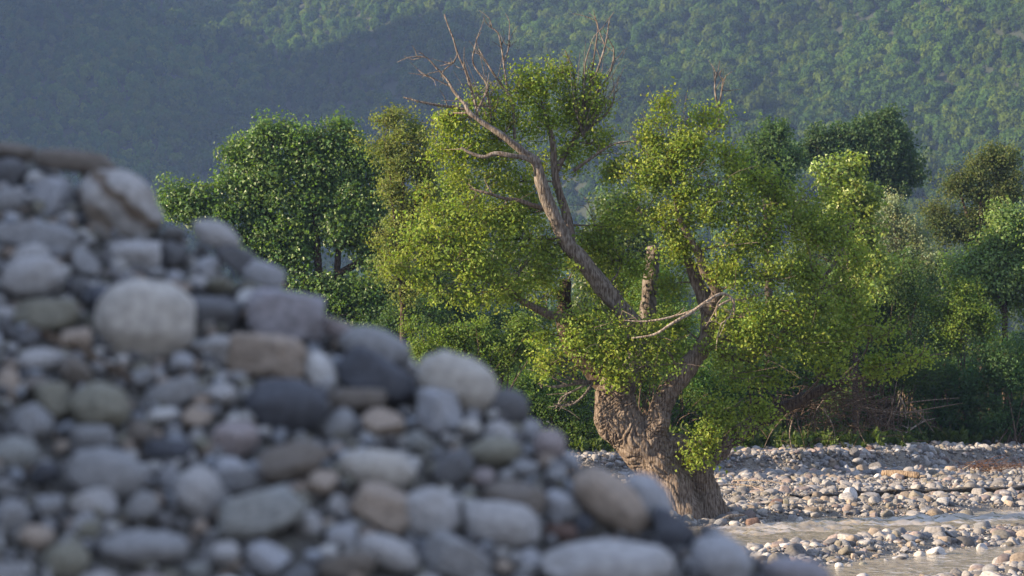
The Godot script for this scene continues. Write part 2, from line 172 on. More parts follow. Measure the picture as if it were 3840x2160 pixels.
const BARE := [
	["bare_branch", [[Vector3(-0.79, 7.13, -35.8), Vector3(-0.98, 7.17, -35.8), Vector3(-1.2, 7.18, -35.7), Vector3(-1.56, 7.23, -35.6), Vector3(-1.9, 7.32, -35.6)], [0.023, 0.021, 0.019, 0.014, 0.007]]],
	["bare_branch", [[Vector3(-0.61, 6.96, -35.9), Vector3(-0.63, 7.2, -35.9), Vector3(-0.74, 7.57, -35.9), Vector3(-0.83, 7.86, -35.9), Vector3(-0.96, 8.14, -35.9), Vector3(-1.03, 8.39, -35.9), Vector3(-1.14, 8.67, -35.9), Vector3(-1.19, 8.84, -35.9)], [0.021, 0.019, 0.017, 0.015, 0.013, 0.011, 0.009, 0.006]]],
	["bare_branch", [[Vector3(-0.96, 8.14, -35.9), Vector3(-1.03, 7.98, -35.9), Vector3(-1.2, 7.86, -36), Vector3(-1.25, 7.73, -36)], [0.009, 0.008, 0.007, 0.006]]],
	["bare_branch", [[Vector3(-0.56, 6.91, -35.9), Vector3(-0.61, 7.09, -35.8), Vector3(-0.49, 7.35, -35.8), Vector3(-0.43, 7.56, -35.8), Vector3(-0.68, 7.94, -35.8), Vector3(-0.65, 8.24, -35.8), Vector3(-0.6, 8.44, -35.8)], [0.019, 0.016, 0.015, 0.012, 0.011, 0.009, 0.006]]],
	["bare_branch", [[Vector3(0.05, 6.67, -36.2), Vector3(0, 7.34, -36.2), Vector3(-0.16, 7.59, -36.2), Vector3(-0.31, 7.79, -36.1), Vector3(-0.43, 7.98, -36.1), Vector3(-0.59, 8.26, -36.1)], [0.021, 0.019, 0.016, 0.014, 0.011, 0.006]]],
	["bare_branch", [[Vector3(-0.05, 7.35, -36.3), Vector3(-0.12, 7.82, -36.3), Vector3(-0.17, 8.21, -36.3), Vector3(-0.25, 8.58, -36.3), Vector3(-0.41, 8.69, -36.3)], [0.017, 0.014, 0.012, 0.009, 0.006]]],
	["bare_branch", [[Vector3(-0.16, 8.02, -36.3), Vector3(-0.07, 8.26, -36.3), Vector3(-0.05, 8.51, -36.3)], [0.010, 0.009, 0.006]]],
	["bare_branch", [[Vector3(1.28, 7.1, -36.6), Vector3(1.41, 7.57, -36.5), Vector3(1.6, 8.14, -36.5), Vector3(1.68, 8.43, -36.5), Vector3(1.74, 8.78, -36.5)], [0.021, 0.017, 0.013, 0.010, 0.006]]],
	["bare_branch", [[Vector3(1.31, 7.22, -36.8), Vector3(1.54, 7.58, -36.9), Vector3(1.76, 7.92, -36.9), Vector3(1.85, 8.21, -36.9), Vector3(1.83, 8.45, -36.9)], [0.019, 0.016, 0.012, 0.010, 0.006]]],
	["bare_branch", [[Vector3(1.28, 7.05, -36.6), Vector3(1.29, 7.57, -36.5), Vector3(1.31, 8.03, -36.4), Vector3(1.39, 8.32, -36.4)], [0.019, 0.014, 0.011, 0.007]]],
	["bare_branch", [[Vector3(1.25, 6.97, -36.7), Vector3(1.16, 7.42, -36.8), Vector3(1.11, 7.95, -36.8), Vector3(0.96, 8.34, -36.8)], [0.019, 0.014, 0.011, 0.006]]],
	["bare_branch", [[Vector3(1.2, 6.82, -36.7), Vector3(1.63, 7.11, -36.7), Vector3(1.82, 7.39, -36.6), Vector3(1.83, 7.73, -36.6)], [0.019, 0.016, 0.012, 0.006]]],
	["bare_branch", [[Vector3(1.66, 8.41, -36.5), Vector3(1.57, 8.63, -36.5), Vector3(1.49, 8.92, -36.5)], [0.009, 0.008, 0.005]]],
	["bare_branch", [[Vector3(1.1, 6.13, -36.5), Vector3(1.43, 6.36, -36.4), Vector3(1.8, 6.58, -36.3), Vector3(2.09, 6.63, -36.3)], [0.028, 0.019, 0.012, 0.007]]],
	["bare_branch", [[Vector3(-1.31, 7.84, -35.8), Vector3(-1.5, 8.05, -35.8), Vector3(-1.69, 8.07, -35.8)], [0.011, 0.008, 0.006]]],
	["bare_branch", [[Vector3(-1.08, 7.54, -35.8), Vector3(-1.31, 7.65, -35.8), Vector3(-1.55, 7.75, -35.8)], [0.012, 0.009, 0.006]]],
	["bare_branch", [[Vector3(3.75, 6.93, -36.8), Vector3(3.71, 7.32, -36.8), Vector3(3.66, 7.66, -36.8), Vector3(3.7, 7.95, -36.8)], [0.019, 0.014, 0.011, 0.007]]],
	["bare_branch", [[Vector3(3.71, 7.22, -36.8), Vector3(3.78, 7.56, -36.8), Vector3(3.81, 7.85, -36.8)], [0.012, 0.010, 0.006]]],
	["dead_branch", [[Vector3(2.05, 3.1, -35.1), Vector3(2.43, 3.16, -35.1), Vector3(2.74, 3.35, -35.1), Vector3(3.07, 3.54, -35.2), Vector3(3.33, 3.72, -35.3), Vector3(3.59, 3.87, -35.4), Vector3(3.77, 3.84, -35.5), Vector3(3.85, 3.71, -35.5), Vector3(3.84, 3.52, -35.5)], [0.014, 0.023, 0.027, 0.032, 0.032, 0.028, 0.025, 0.023, 0.009]]],
	["dead_branch", [[Vector3(1.92, 3.41, -35.2), Vector3(2.24, 3.39, -35.2), Vector3(2.59, 3.43, -35.15), Vector3(2.91, 3.51, -35.2), Vector3(3.11, 3.56, -35.2)], [0.009, 0.016, 0.021, 0.023, 0.023]]],
	["dead_branch", [[Vector3(3.57, 3.66, -35.6), Vector3(3.81, 3.78, -35.7), Vector3(4.02, 3.79, -35.8), Vector3(4.3, 3.87, -35.9), Vector3(4.56, 4.02, -36)], [0.023, 0.023, 0.021, 0.017, 0.007]]],
	["dead_branch", [[Vector3(3.7, 3.85, -35.5), Vector3(3.55, 3.7, -35.4), Vector3(3.52, 3.51, -35.4)], [0.014, 0.011, 0.006]]],
	["dead_branch", [[Vector3(3.84, 3.7, -35.5), Vector3(3.75, 3.47, -35.4), Vector3(3.59, 3.35, -35.4)], [0.014, 0.011, 0.006]]],
	["bare_branch", [[Vector3(1.59, 2.32, -36.1), Vector3(1.41, 2.36, -36), Vector3(0.92, 2.29, -35.9), Vector3(0.7, 2.27, -35.8), Vector3(0.46, 2.33, -35.8)], [0.028, 0.023, 0.019, 0.014, 0.007]]],
	["bare_branch", [[Vector3(1.5, 2.32, -36), Vector3(1.17, 2.36, -35.9), Vector3(0.93, 2.46, -35.8), Vector3(0.72, 2.53, -35.8)], [0.019, 0.016, 0.012, 0.006]]],
	["bare_branch", [[Vector3(1.4, 2.32, -35.9), Vector3(1.26, 2.13, -35.8), Vector3(1.02, 1.95, -35.8), Vector3(0.72, 1.97, -35.7)], [0.019, 0.014, 0.011, 0.006]]],
	["bare_branch", [[Vector3(1.31, 2.32, -35.9), Vector3(1.12, 2.22, -35.8), Vector3(0.88, 2.09, -35.8), Vector3(0.77, 1.9, -35.8)], [0.017, 0.013, 0.009, 0.006]]],
	["bare_branch", [[Vector3(1.36, 2.34, -36), Vector3(1.07, 2.46, -35.9), Vector3(0.98, 2.64, -35.9)], [0.016, 0.012, 0.006]]],
	["bare_branch", [[Vector3(0.98, 2.3, -35.9), Vector3(0.79, 2.39, -35.9), Vector3(0.65, 2.46, -35.9)], [0.012, 0.009, 0.006]]],
]
const MAIN_CLUMPS := [[Vector3(-1.08, 7.01, -35.9), 0.33, 0.33], [Vector3(-0.75, 6.97, -36), 0.51, 0.42], [Vector3(-0.33, 7.24, -36.2), 0.52, 0.42], [Vector3(0.05, 7.6, -36.4), 0.43, 0.38], [Vector3(0.77, 7.92, -36.6), 0.33, 0.33], [Vector3(0.67, 7.53, -36.6), 0.52, 0.38], [Vector3(1.34, 7.6, -36.7), 0.38, 0.38], [Vector3(1.64, 7.22, -36.8), 0.33, 0.33], [Vector3(1.11, 7.08, -36.8), 0.57, 0.43], [Vector3(-1.27, 6.46, -36.1), 0.42, 0.38], [Vector3(-0.75, 6.46, -36.1), 0.56, 0.42], [Vector3(-0.19, 6.63, -36.3), 0.61, 0.47], [Vector3(0.43, 6.92, -36.7), 0.57, 0.43], [Vector3(1.48, 6.62, -36.6), 0.43, 0.38], [Vector3(0.96, 6.27, -36.9), 0.58, 0.43], [Vector3(-1.04, 5.91, -36.2), 0.52, 0.38], [Vector3(-0.38, 6, -36.2), 0.52, 0.38], [Vector3(0.14, 5.95, -36.6), 0.48, 0.38], [Vector3(-1.4, 5.29, -35.7), 0.42, 0.32], [Vector3(-0.84, 5.35, -35.8), 0.56, 0.37], [Vector3(-0.23, 5.32, -36), 0.56, 0.37], [Vector3(0.34, 5.38, -36.7), 0.52, 0.43], [Vector3(-1.58, 4.82, -35.6), 0.37, 0.32], [Vector3(-1.07, 4.82, -35.6), 0.56, 0.42], [Vector3(-0.47, 4.83, -35.7), 0.60, 0.42], [Vector3(0.14, 4.86, -36.1), 0.56, 0.42], [Vector3(0.66, 4.82, -36.3), 0.47, 0.42], [Vector3(-1.94, 4.4, -35.5), 0.37, 0.25], [Vector3(-1.53, 4.35, -35.5), 0.51, 0.32], [Vector3(-1.02, 4.3, -35.5), 0.60, 0.37], [Vector3(-0.42, 4.26, -35.6), 0.60, 0.37], [Vector3(0.19, 4.37, -35.9), 0.56, 0.42], [Vector3(0.75, 4.34, -36.1), 0.47, 0.38], [Vector3(-1.2, 3.89, -35.5), 0.37, 0.18], [Vector3(-0.65, 3.84, -35.6), 0.51, 0.25], [Vector3(0.14, 3.83, -36.2), 0.52, 0.28], [Vector3(0.62, 3.9, -36.7), 0.43, 0.33], [Vector3(1.54, 5.16, -36.9), 0.48, 0.43], [Vector3(1.35, 4.54, -37), 0.48, 0.38], [Vector3(1.97, 4.53, -36.9), 0.53, 0.48], [Vector3(1.84, 3.97, -37.2), 0.48, 0.44], [Vector3(1.26, 3.34, -35.8), 0.51, 0.33], [Vector3(0.65, 3.2, -35.9), 0.42, 0.28], [Vector3(1.76, 3.29, -35.7), 0.56, 0.37], [Vector3(2.32, 3.11, -35.7), 0.51, 0.42], [Vector3(1.16, 2.92, -35.6), 0.56, 0.32], [Vector3(1.71, 2.82, -35.5), 0.60, 0.37], [Vector3(2.22, 2.64, -35.6), 0.56, 0.32], [Vector3(0.65, 2.64, -35.7), 0.42, 0.23], [Vector3(1.11, 2.55, -35.6), 0.42, 0.21], [Vector3(1.76, 2.46, -35.6), 0.51, 0.23], [Vector3(2.79, 2.9, -37), 0.48, 0.34], [Vector3(2.6, 7.29, -36.2), 0.28, 0.28], [Vector3(2.65, 6.9, -36.2), 0.42, 0.33], [Vector3(3.18, 7.01, -36.3), 0.38, 0.33], [Vector3(3.72, 6.94, -36.5), 0.33, 0.33], [Vector3(2.28, 6.49, -36.3), 0.47, 0.38], [Vector3(2.78, 6.46, -36.1), 0.52, 0.42], [Vector3(3.36, 6.48, -36.2), 0.52, 0.42], [Vector3(3.97, 6.43, -36.6), 0.43, 0.38], [Vector3(1.96, 6.04, -36.6), 0.43, 0.38], [Vector3(2.45, 5.94, -36.1), 0.52, 0.42], [Vector3(3.05, 5.89, -36), 0.56, 0.42], [Vector3(3.69, 5.86, -36.2), 0.56, 0.42], [Vector3(4.36, 6.05, -36.7), 0.48, 0.38], [Vector3(2.19, 5.41, -36.5), 0.47, 0.43], [Vector3(2.73, 5.33, -36.1), 0.52, 0.42], [Vector3(3.38, 5.32, -36), 0.56, 0.42], [Vector3(4.06, 5.39, -36.2), 0.56, 0.42], [Vector3(4.74, 5.57, -36.7), 0.52, 0.43], [Vector3(5.36, 5.6, -37), 0.43, 0.38], [Vector3(2.83, 4.77, -36.2), 0.56, 0.42], [Vector3(3.74, 4.75, -35.9), 0.61, 0.47], [Vector3(4.48, 4.86, -36.2), 0.61, 0.47], [Vector3(5.2, 4.99, -36.6), 0.57, 0.48], [Vector3(5.84, 5.12, -37), 0.48, 0.43], [Vector3(2.98, 4.15, -36.9), 0.38, 0.38], [Vector3(3.93, 4.23, -35.9), 0.61, 0.42], [Vector3(4.61, 4.24, -36.1), 0.61, 0.47], [Vector3(5.31, 4.36, -36.4), 0.62, 0.47], [Vector3(6.01, 4.43, -36.9), 0.53, 0.48], [Vector3(2.98, 3.42, -36.9), 0.38, 0.34], [Vector3(4.08, 3.49, -36), 0.61, 0.42], [Vector3(4.75, 3.63, -36.1), 0.61, 0.42], [Vector3(5.45, 3.69, -36.4), 0.62, 0.47], [Vector3(6.15, 3.81, -36.9), 0.53, 0.48], [Vector3(4.42, 2.93, -36.2), 0.61, 0.33], [Vector3(5.1, 3.03, -36.3), 0.61, 0.38], [Vector3(5.76, 3.08, -36.6), 0.57, 0.38], [Vector3(6.45, 3.19, -37), 0.53, 0.38], [Vector3(3.79, 2.93, -36), 0.47, 0.33], [Vector3(3.96, 2.41, -36.3), 0.52, 0.28], [Vector3(4.65, 2.41, -36.5), 0.52, 0.24], [Vector3(5.63, 2.56, -36.7), 0.52, 0.19], [Vector3(6.67, 2.61, -37.2), 0.48, 0.24], [Vector3(7.39, 2.76, -37.4), 0.44, 0.22], [Vector3(3.42, 1.83, -36.1), 0.35, 0.26], [Vector3(3.86, 1.9, -36.3), 0.42, 0.28], [Vector3(4.35, 1.85, -36.4), 0.38, 0.24], [Vector3(3.2, 1.32, -36), 0.30, 0.23], [Vector3(3.47, 1.38, -36.1), 0.38, 0.28], [Vector3(3.86, 1.52, -36.3), 0.42, 0.24], [Vector3(3.27, 1.06, -36.05), 0.33, 0.19], [Vector3(3.17, 1.04, -36), 0.19, 0.19]]
const LEFT_TREE_LIMBS := [
	["trunk", [[Vector3(-5.56, -0.01, -58), Vector3(-5.5, 1.94, -58), Vector3(-5.43, 3.82, -58), Vector3(-5.36, 4.8, -58)], [0.226, 0.211, 0.196, 0.166]]],
	["limb", [[Vector3(-5.4, 4.58, -58), Vector3(-5.14, 5.26, -58), Vector3(-4.68, 5.64, -58), Vector3(-4.08, 5.94, -58), Vector3(-3.63, 6.09, -58)], [0.136, 0.121, 0.106, 0.091, 0.053]]],
	["limb", [[Vector3(-4.97, 5.41, -58), Vector3(-4.94, 5.86, -58), Vector3(-4.91, 6.17, -58), Vector3(-4.69, 6.36, -58), Vector3(-4.23, 6.28, -58)], [0.098, 0.091, 0.083, 0.068, 0.045]]],
	["limb", [[Vector3(-5.43, 4.5, -58), Vector3(-5.89, 5.48, -58), Vector3(-6.35, 6.17, -58), Vector3(-6.96, 7.23, -58), Vector3(-7.27, 8.37, -58)], [0.136, 0.113, 0.091, 0.068, 0.038]]],
	["limb", [[Vector3(-5.4, 4.73, -58), Vector3(-5.52, 6.09, -58), Vector3(-5.6, 7.23, -58), Vector3(-5.83, 8.6, -58)], [0.136, 0.106, 0.075, 0.038]]],
	["limb", [[Vector3(-5.58, 4.2, -58), Vector3(-6.8, 5.64, -58), Vector3(-7.71, 6.62, -58), Vector3(-8.93, 7.3, -58)], [0.113, 0.083, 0.060, 0.030]]],
	["limb", [[Vector3(-4.76, 6.36, -58), Vector3(-4.69, 7.23, -58), Vector3(-4.54, 8.14, -58), Vector3(-4.77, 9.2, -58)], [0.068, 0.060, 0.045, 0.023]]],
]
const LEFT_TREE_CLUMPS := [[Vector3(-6.75, 9.58, -58), 0.53, 0.38], [Vector3(-6.14, 9.43, -58), 0.68, 0.45], [Vector3(-7.2, 9.28, -58), 0.53, 0.45], [Vector3(-5.53, 9.2, -58), 0.60, 0.45], [Vector3(-4.89, 9.66, -58), 0.45, 0.30], [Vector3(-4.85, 9.13, -58), 0.60, 0.38], [Vector3(-7.73, 8.82, -58), 0.53, 0.38], [Vector3(-6.89, 8.67, -58), 0.83, 0.60], [Vector3(-5.98, 8.6, -58), 0.83, 0.60], [Vector3(-5.15, 8.44, -58), 0.75, 0.53], [Vector3(-4.32, 8.75, -58), 0.60, 0.53], [Vector3(-3.79, 8.29, -58), 0.53, 0.45], [Vector3(-7.8, 7.99, -58), 0.68, 0.53], [Vector3(-6.96, 7.76, -58), 0.83, 0.68], [Vector3(-5.98, 7.68, -58), 0.83, 0.68], [Vector3(-5, 7.68, -58), 0.83, 0.68], [Vector3(-4.01, 7.53, -58), 0.68, 0.68], [Vector3(-9.54, 7.83, -58), 0.45, 0.30], [Vector3(-8.93, 7.68, -58), 0.60, 0.38], [Vector3(-9.61, 7.38, -58), 0.53, 0.30], [Vector3(-8.85, 7.23, -58), 0.75, 0.45], [Vector3(-8.02, 7.15, -58), 0.75, 0.53], [Vector3(-7.19, 6.85, -58), 0.83, 0.60], [Vector3(-6.2, 6.7, -58), 0.91, 0.68], [Vector3(-5.14, 6.77, -58), 0.83, 0.68], [Vector3(-4.16, 6.7, -58), 0.83, 0.68], [Vector3(-3.48, 6.77, -58), 0.45, 0.53], [Vector3(-7.71, 6.47, -58), 0.60, 0.45], [Vector3(-6.95, 6.01, -58), 0.68, 0.45], [Vector3(-5.97, 5.86, -58), 0.83, 0.45], [Vector3(-3.78, 6.01, -58), 0.60, 0.45], [Vector3(-6.12, 5.11, -58), 0.68, 0.45], [Vector3(-5.44, 5.26, -58), 0.60, 0.38], [Vector3(-4.3, 5.11, -58), 0.68, 0.45], [Vector3(-4.91, 4.73, -58), 0.83, 0.53], [Vector3(-3.78, 4.8, -58), 0.68, 0.60], [Vector3(-5.59, 4.5, -58), 0.60, 0.38], [Vector3(-4.07, 4.2, -58), 0.75, 0.53]]
const OLIVE_TREE_CLUMPS := [[Vector3(-2.94, 8.83, -50), 0.39, 0.33], [Vector3(-3.07, 8.3, -50), 0.52, 0.39], [Vector3(-2.48, 8.5, -50), 0.52, 0.39], [Vector3(-2.74, 7.78, -50), 0.65, 0.46], [Vector3(-2.16, 7.84, -50), 0.46, 0.39], [Vector3(-2.81, 7.19, -50), 0.52, 0.39], [Vector3(-2.35, 6.8, -50), 0.52, 0.46], [Vector3(-2.67, 6.34, -50), 0.46, 0.39], [Vector3(-2.09, 7.25, -50), 0.46, 0.39], [Vector3(-2.74, 5.75, -50), 0.52, 0.46], [Vector3(-3.06, 5.23, -50), 0.46, 0.39], [Vector3(-2.47, 4.84, -50), 0.59, 0.39], [Vector3(-3.06, 6.01, -50), 0.39, 0.39]]
const PINE_CLUMPS := [[Vector3(17.39, 14.92, -95), 0.62, 0.43], [Vector3(17.01, 14.3, -95), 0.99, 0.56], [Vector3(16.02, 13.92, -95), 1.11, 0.56], [Vector3(17.88, 13.8, -95), 0.99, 0.56], [Vector3(15.02, 13.92, -95), 0.86, 0.49], [Vector3(16.51, 13.17, -95), 1.36, 0.56], [Vector3(17.99, 12.92, -95), 0.99, 0.56], [Vector3(18.61, 12.3, -95), 0.62, 0.43], [Vector3(17.37, 12.18, -95), 1.11, 0.49], [Vector3(16, 12.43, -95), 0.99, 0.49], [Vector3(17.48, 11.43, -95), 1.11, 0.43], [Vector3(16.61, 10.93, -95), 0.99, 0.43], [Vector3(14.15, 13.67, -95), 0.74, 0.49], [Vector3(13.65, 13.17, -95), 0.74, 0.56], [Vector3(15.39, 13.05, -95), 0.86, 0.49], [Vector3(15.62, 11.68, -95), 0.74, 0.43]]
const DARK_TREE_CLUMPS := [[Vector3(10.89, 12.91, -85), 0.50, 0.39], [Vector3(10.77, 12.35, -85), 0.77, 0.50], [Vector3(10.33, 11.8, -85), 0.66, 0.50], [Vector3(11.32, 11.8, -85), 0.66, 0.50], [Vector3(10.88, 11.13, -85), 0.88, 0.55], [Vector3(9.77, 11.35, -85), 0.66, 0.50]]
const GREY_TREE_CLUMPS := [[Vector3(15.52, 9.65, -66), 0.69, 0.34], [Vector3(15.86, 9.74, -66), 0.51, 0.30], [Vector3(14.91, 9.22, -66), 0.69, 0.43], [Vector3(15.68, 9.13, -66), 0.77, 0.43], [Vector3(14.47, 8.61, -66), 0.69, 0.43], [Vector3(15.25, 8.53, -66), 0.86, 0.51], [Vector3(16.11, 8.61, -66), 0.60, 0.51], [Vector3(14.12, 7.92, -66), 0.77, 0.51], [Vector3(15.06, 7.75, -66), 0.77, 0.51], [Vector3(15.93, 7.75, -66), 0.69, 0.60], [Vector3(14.63, 7.06, -66), 0.77, 0.51], [Vector3(13.6, 7.4, -66), 0.51, 0.43], [Vector3(15.66, 6.89, -66), 0.77, 0.51]]
const SILVER_TREE_CLUMPS := [[Vector3(11.19, 7.64, -60), 0.31, 0.31], [Vector3(11.43, 7.24, -60), 0.55, 0.39], [Vector3(10.88, 6.93, -60), 0.55, 0.47], [Vector3(11.66, 6.69, -60), 0.62, 0.47], [Vector3(11.03, 6.22, -60), 0.70, 0.55], [Vector3(11.88, 6.15, -60), 0.62, 0.47], [Vector3(11.41, 5.6, -60), 0.70, 0.47]]
const EDGE_TREE_CLUMPS := [[Vector3(14.96, 7.33, -61), 0.63, 0.48], [Vector3(14.47, 6.69, -61), 0.71, 0.56], [Vector3(15.27, 6.53, -61), 0.79, 0.71], [Vector3(14.15, 6.05, -61), 0.79, 0.56], [Vector3(14.94, 5.73, -61), 0.79, 0.63], [Vector3(13.51, 5.81, -61), 0.63, 0.48], [Vector3(14.45, 5.18, -61), 0.79, 0.56], [Vector3(15.4, 4.94, -61), 0.79, 0.71], [Vector3(15.89, 5.89, -61), 0.71, 0.95], [Vector3(13.66, 5.26, -61), 0.71, 0.48]]
const YELLOW_TREE_CLUMPS := [[Vector3(9.12, 8.26, -55), 0.36, 0.29], [Vector3(8.62, 8.05, -55), 0.43, 0.36], [Vector3(9.19, 7.69, -55), 0.50, 0.43], [Vector3(9.54, 7.11, -55), 0.50, 0.43], [Vector3(8.76, 7.26, -55), 0.57, 0.50], [Vector3(9.39, 6.46, -55), 0.57, 0.50], [Vector3(9.68, 5.82, -55), 0.57, 0.50], [Vector3(9.31, 5.1, -55), 0.64, 0.50]]
const BRIGHT_BUSH_CLUMPS := [[Vector3(13.28, 5.05, -60), 0.47, 0.47], [Vector3(12.96, 4.5, -60), 0.55, 0.47], [Vector3(13.58, 4.42, -60), 0.55, 0.55], [Vector3(12.57, 3.96, -60), 0.62, 0.47], [Vector3(13.26, 3.72, -60), 0.62, 0.47], [Vector3(14.05, 4.11, -60), 0.62, 0.55], [Vector3(12.18, 4.66, -60), 0.47, 0.47]]
const TEAL_BUSH_CLUMPS := [[Vector3(11.72, 5.21, -60), 0.62, 0.47], [Vector3(11.17, 4.66, -60), 0.70, 0.55], [Vector3(12.02, 4.42, -60), 0.62, 0.47], [Vector3(11.55, 3.8, -60), 0.70, 0.47], [Vector3(10.85, 3.96, -60), 0.62, 0.47], [Vector3(12.33, 3.49, -60), 0.62, 0.39]]
const SHOOT_BUSH_CLUMPS := [[Vector3(-2.32, 3.58, -47), 0.18, 0.31], [Vector3(-2.2, 3.15, -47), 0.37, 0.37], [Vector3(-1.71, 3.27, -47), 0.31, 0.37], [Vector3(-1.34, 3.39, -47), 0.37, 0.37], [Vector3(-0.92, 3.51, -47), 0.37, 0.37], [Vector3(-1.65, 2.78, -47), 0.55, 0.37], [Vector3(-0.98, 2.9, -47), 0.55, 0.37], [Vector3(-0.43, 3.21, -47), 0.49, 0.37], [Vector3(-0.37, 2.66, -47), 0.49, 0.37], [Vector3(-1.34, 2.35, -47), 0.61, 0.31], [Vector3(0.12, 3.03, -47), 0.49, 0.37], [Vector3(0.24, 3.51, -47), 0.43, 0.37]]
const LOW_BUSH_CLUMPS := [[Vector3(-0.13, 2.24, -51), 0.60, 0.40], [Vector3(0.53, 2.37, -51), 0.53, 0.40], [Vector3(0.26, 1.71, -51), 0.60, 0.46], [Vector3(0.93, 1.84, -51), 0.53, 0.40], [Vector3(1.46, 1.31, -51), 0.60, 0.46], [Vector3(0.73, 1.05, -51), 0.60, 0.40], [Vector3(1.59, 1.97, -51), 0.46, 0.40], [Vector3(2.12, 0.91, -51), 0.53, 0.33], [Vector3(-0.26, 1.51, -51), 0.53, 0.40], [Vector3(1.85, 1.44, -51), 0.46, 0.40]]
const BACK_BUSH_CLUMPS := [[Vector3(-3.93, 3.48, -56), 0.66, 0.44], [Vector3(-3.28, 3.91, -56), 0.51, 0.51], [Vector3(-3.64, 2.89, -56), 0.66, 0.44], [Vector3(-4.52, 3.69, -56), 0.58, 0.36], [Vector3(-3.06, 3.18, -56), 0.51, 0.44], [Vector3(-2.62, 4.5, -56), 0.51, 0.44], [Vector3(-2.19, 4.06, -56), 0.44, 0.36]]
const DARK_BUSH_A := [[Vector3(12.36, 2.69, -58), 0.75, 0.53], [Vector3(11.75, 2.24, -58), 0.68, 0.45], [Vector3(12.65, 1.94, -58), 0.75, 0.53], [Vector3(11.9, 1.49, -58), 0.68, 0.45], [Vector3(12.95, 1.26, -58), 0.60, 0.34], [Vector3(11.29, 1.26, -58), 0.60, 0.34]]
const DARK_BUSH_B := [[Vector3(13.63, 3.2, -57), 0.82, 0.59], [Vector3(14.07, 2.54, -57), 0.74, 0.59], [Vector3(13.33, 2.31, -57), 0.74, 0.59], [Vector3(13.91, 1.72, -57), 0.74, 0.52], [Vector3(13.32, 1.35, -57), 0.59, 0.37], [Vector3(14.5, 1.35, -57), 0.67, 0.44]]
const DARK_BUSH_C := [[Vector3(10.02, 2.09, -58), 0.68, 0.45], [Vector3(10.54, 1.64, -58), 0.68, 0.45], [Vector3(9.64, 1.41, -58), 0.68, 0.38], [Vector3(10.69, 1.11, -58), 0.60, 0.30], [Vector3(8.96, 1.19, -58), 0.60, 0.30]]
const DARK_BUSH_D := [[Vector3(7.69, 1.5, -57), 0.59, 0.37], [Vector3(7.03, 1.28, -57), 0.59, 0.37], [Vector3(7.99, 1.06, -57), 0.59, 0.26], [Vector3(6.66, 0.91, -57), 0.59, 0.26], [Vector3(7.25, 0.76, -57), 0.52, 0.19], [Vector3(6.66, 2.09, -57), 0.67, 0.44], [Vector3(7.4, 1.94, -57), 0.67, 0.44], [Vector3(8.29, 1.87, -57), 0.59, 0.44]]
const DARK_BUSH_E := [[Vector3(2.62, 1.95, -56), 0.51, 0.51], [Vector3(3.34, 1.51, -56), 0.58, 0.51], [Vector3(3.85, 1.95, -56), 0.58, 0.58], [Vector3(2.98, 1.08, -56), 0.58, 0.44], [Vector3(3.78, 0.93, -56), 0.66, 0.36], [Vector3(4.65, 1.51, -56), 0.51, 0.44], [Vector3(4.95, 2.31, -56), 0.66, 0.51], [Vector3(5.67, 2.09, -56), 0.66, 0.51], [Vector3(5.52, 1.44, -56), 0.66, 0.44], [Vector3(4.65, 0.86, -56), 0.58, 0.29]]
const DARK_BUSH_F := [[Vector3(3.52, 4.91, -54), 0.63, 0.63], [Vector3(4.08, 4.2, -54), 0.63, 0.63], [Vector3(3.09, 3.92, -54), 0.63, 0.63], [Vector3(2.67, 3.15, -54), 0.63, 0.56], [Vector3(3.65, 3.22, -54), 0.63, 0.63], [Vector3(4.49, 3.36, -54), 0.56, 0.56], [Vector3(3.02, 2.52, -54), 0.63, 0.49]]
const DARK_BUSH_G := [[Vector3(5.68, 4.13, -56), 0.80, 0.73], [Vector3(6.77, 3.77, -56), 0.80, 0.73], [Vector3(7.87, 3.77, -56), 0.80, 0.66], [Vector3(6.04, 2.82, -56), 0.80, 0.58], [Vector3(7.13, 2.67, -56), 0.80, 0.51], [Vector3(8.3, 2.89, -56), 0.80, 0.58], [Vector3(9.03, 3.77, -56), 0.73, 0.66]]
const BACK_TREE_A := [[Vector3(3.55, 8.45, -68), 0.71, 0.62], [Vector3(3.1, 7.65, -68), 0.80, 0.62], [Vector3(4.08, 7.56, -68), 0.80, 0.62], [Vector3(2.75, 6.67, -68), 0.80, 0.71], [Vector3(3.63, 6.67, -68), 0.88, 0.71], [Vector3(4.52, 6.49, -68), 0.80, 0.71], [Vector3(2.92, 5.61, -68), 0.88, 0.71], [Vector3(3.98, 5.52, -68), 0.88, 0.71], [Vector3(4.96, 5.43, -68), 0.80, 0.71], [Vector3(2.48, 4.72, -68), 0.88, 0.71], [Vector3(3.54, 4.46, -68), 0.88, 0.71], [Vector3(4.6, 4.37, -68), 0.80, 0.71]]
const BACK_TREE_B := [[Vector3(-2.56, 8.45, -70), 0.73, 0.64], [Vector3(-1.83, 9, -70), 0.73, 0.64], [Vector3(-3.29, 7.72, -70), 0.73, 0.64], [Vector3(-2.1, 7.63, -70), 0.82, 0.64], [Vector3(-1.1, 7.9, -70), 0.82, 0.64], [Vector3(-2.92, 6.71, -70), 0.82, 0.64], [Vector3(-1.64, 6.62, -70), 0.82, 0.64], [Vector3(-0.36, 6.8, -70), 0.82, 0.64], [Vector3(-2.55, 5.71, -70), 0.82, 0.64], [Vector3(-1.28, 5.62, -70), 0.82, 0.64], [Vector3(0, 5.71, -70), 0.82, 0.64], [Vector3(1, 6.44, -70), 0.73, 0.73]]
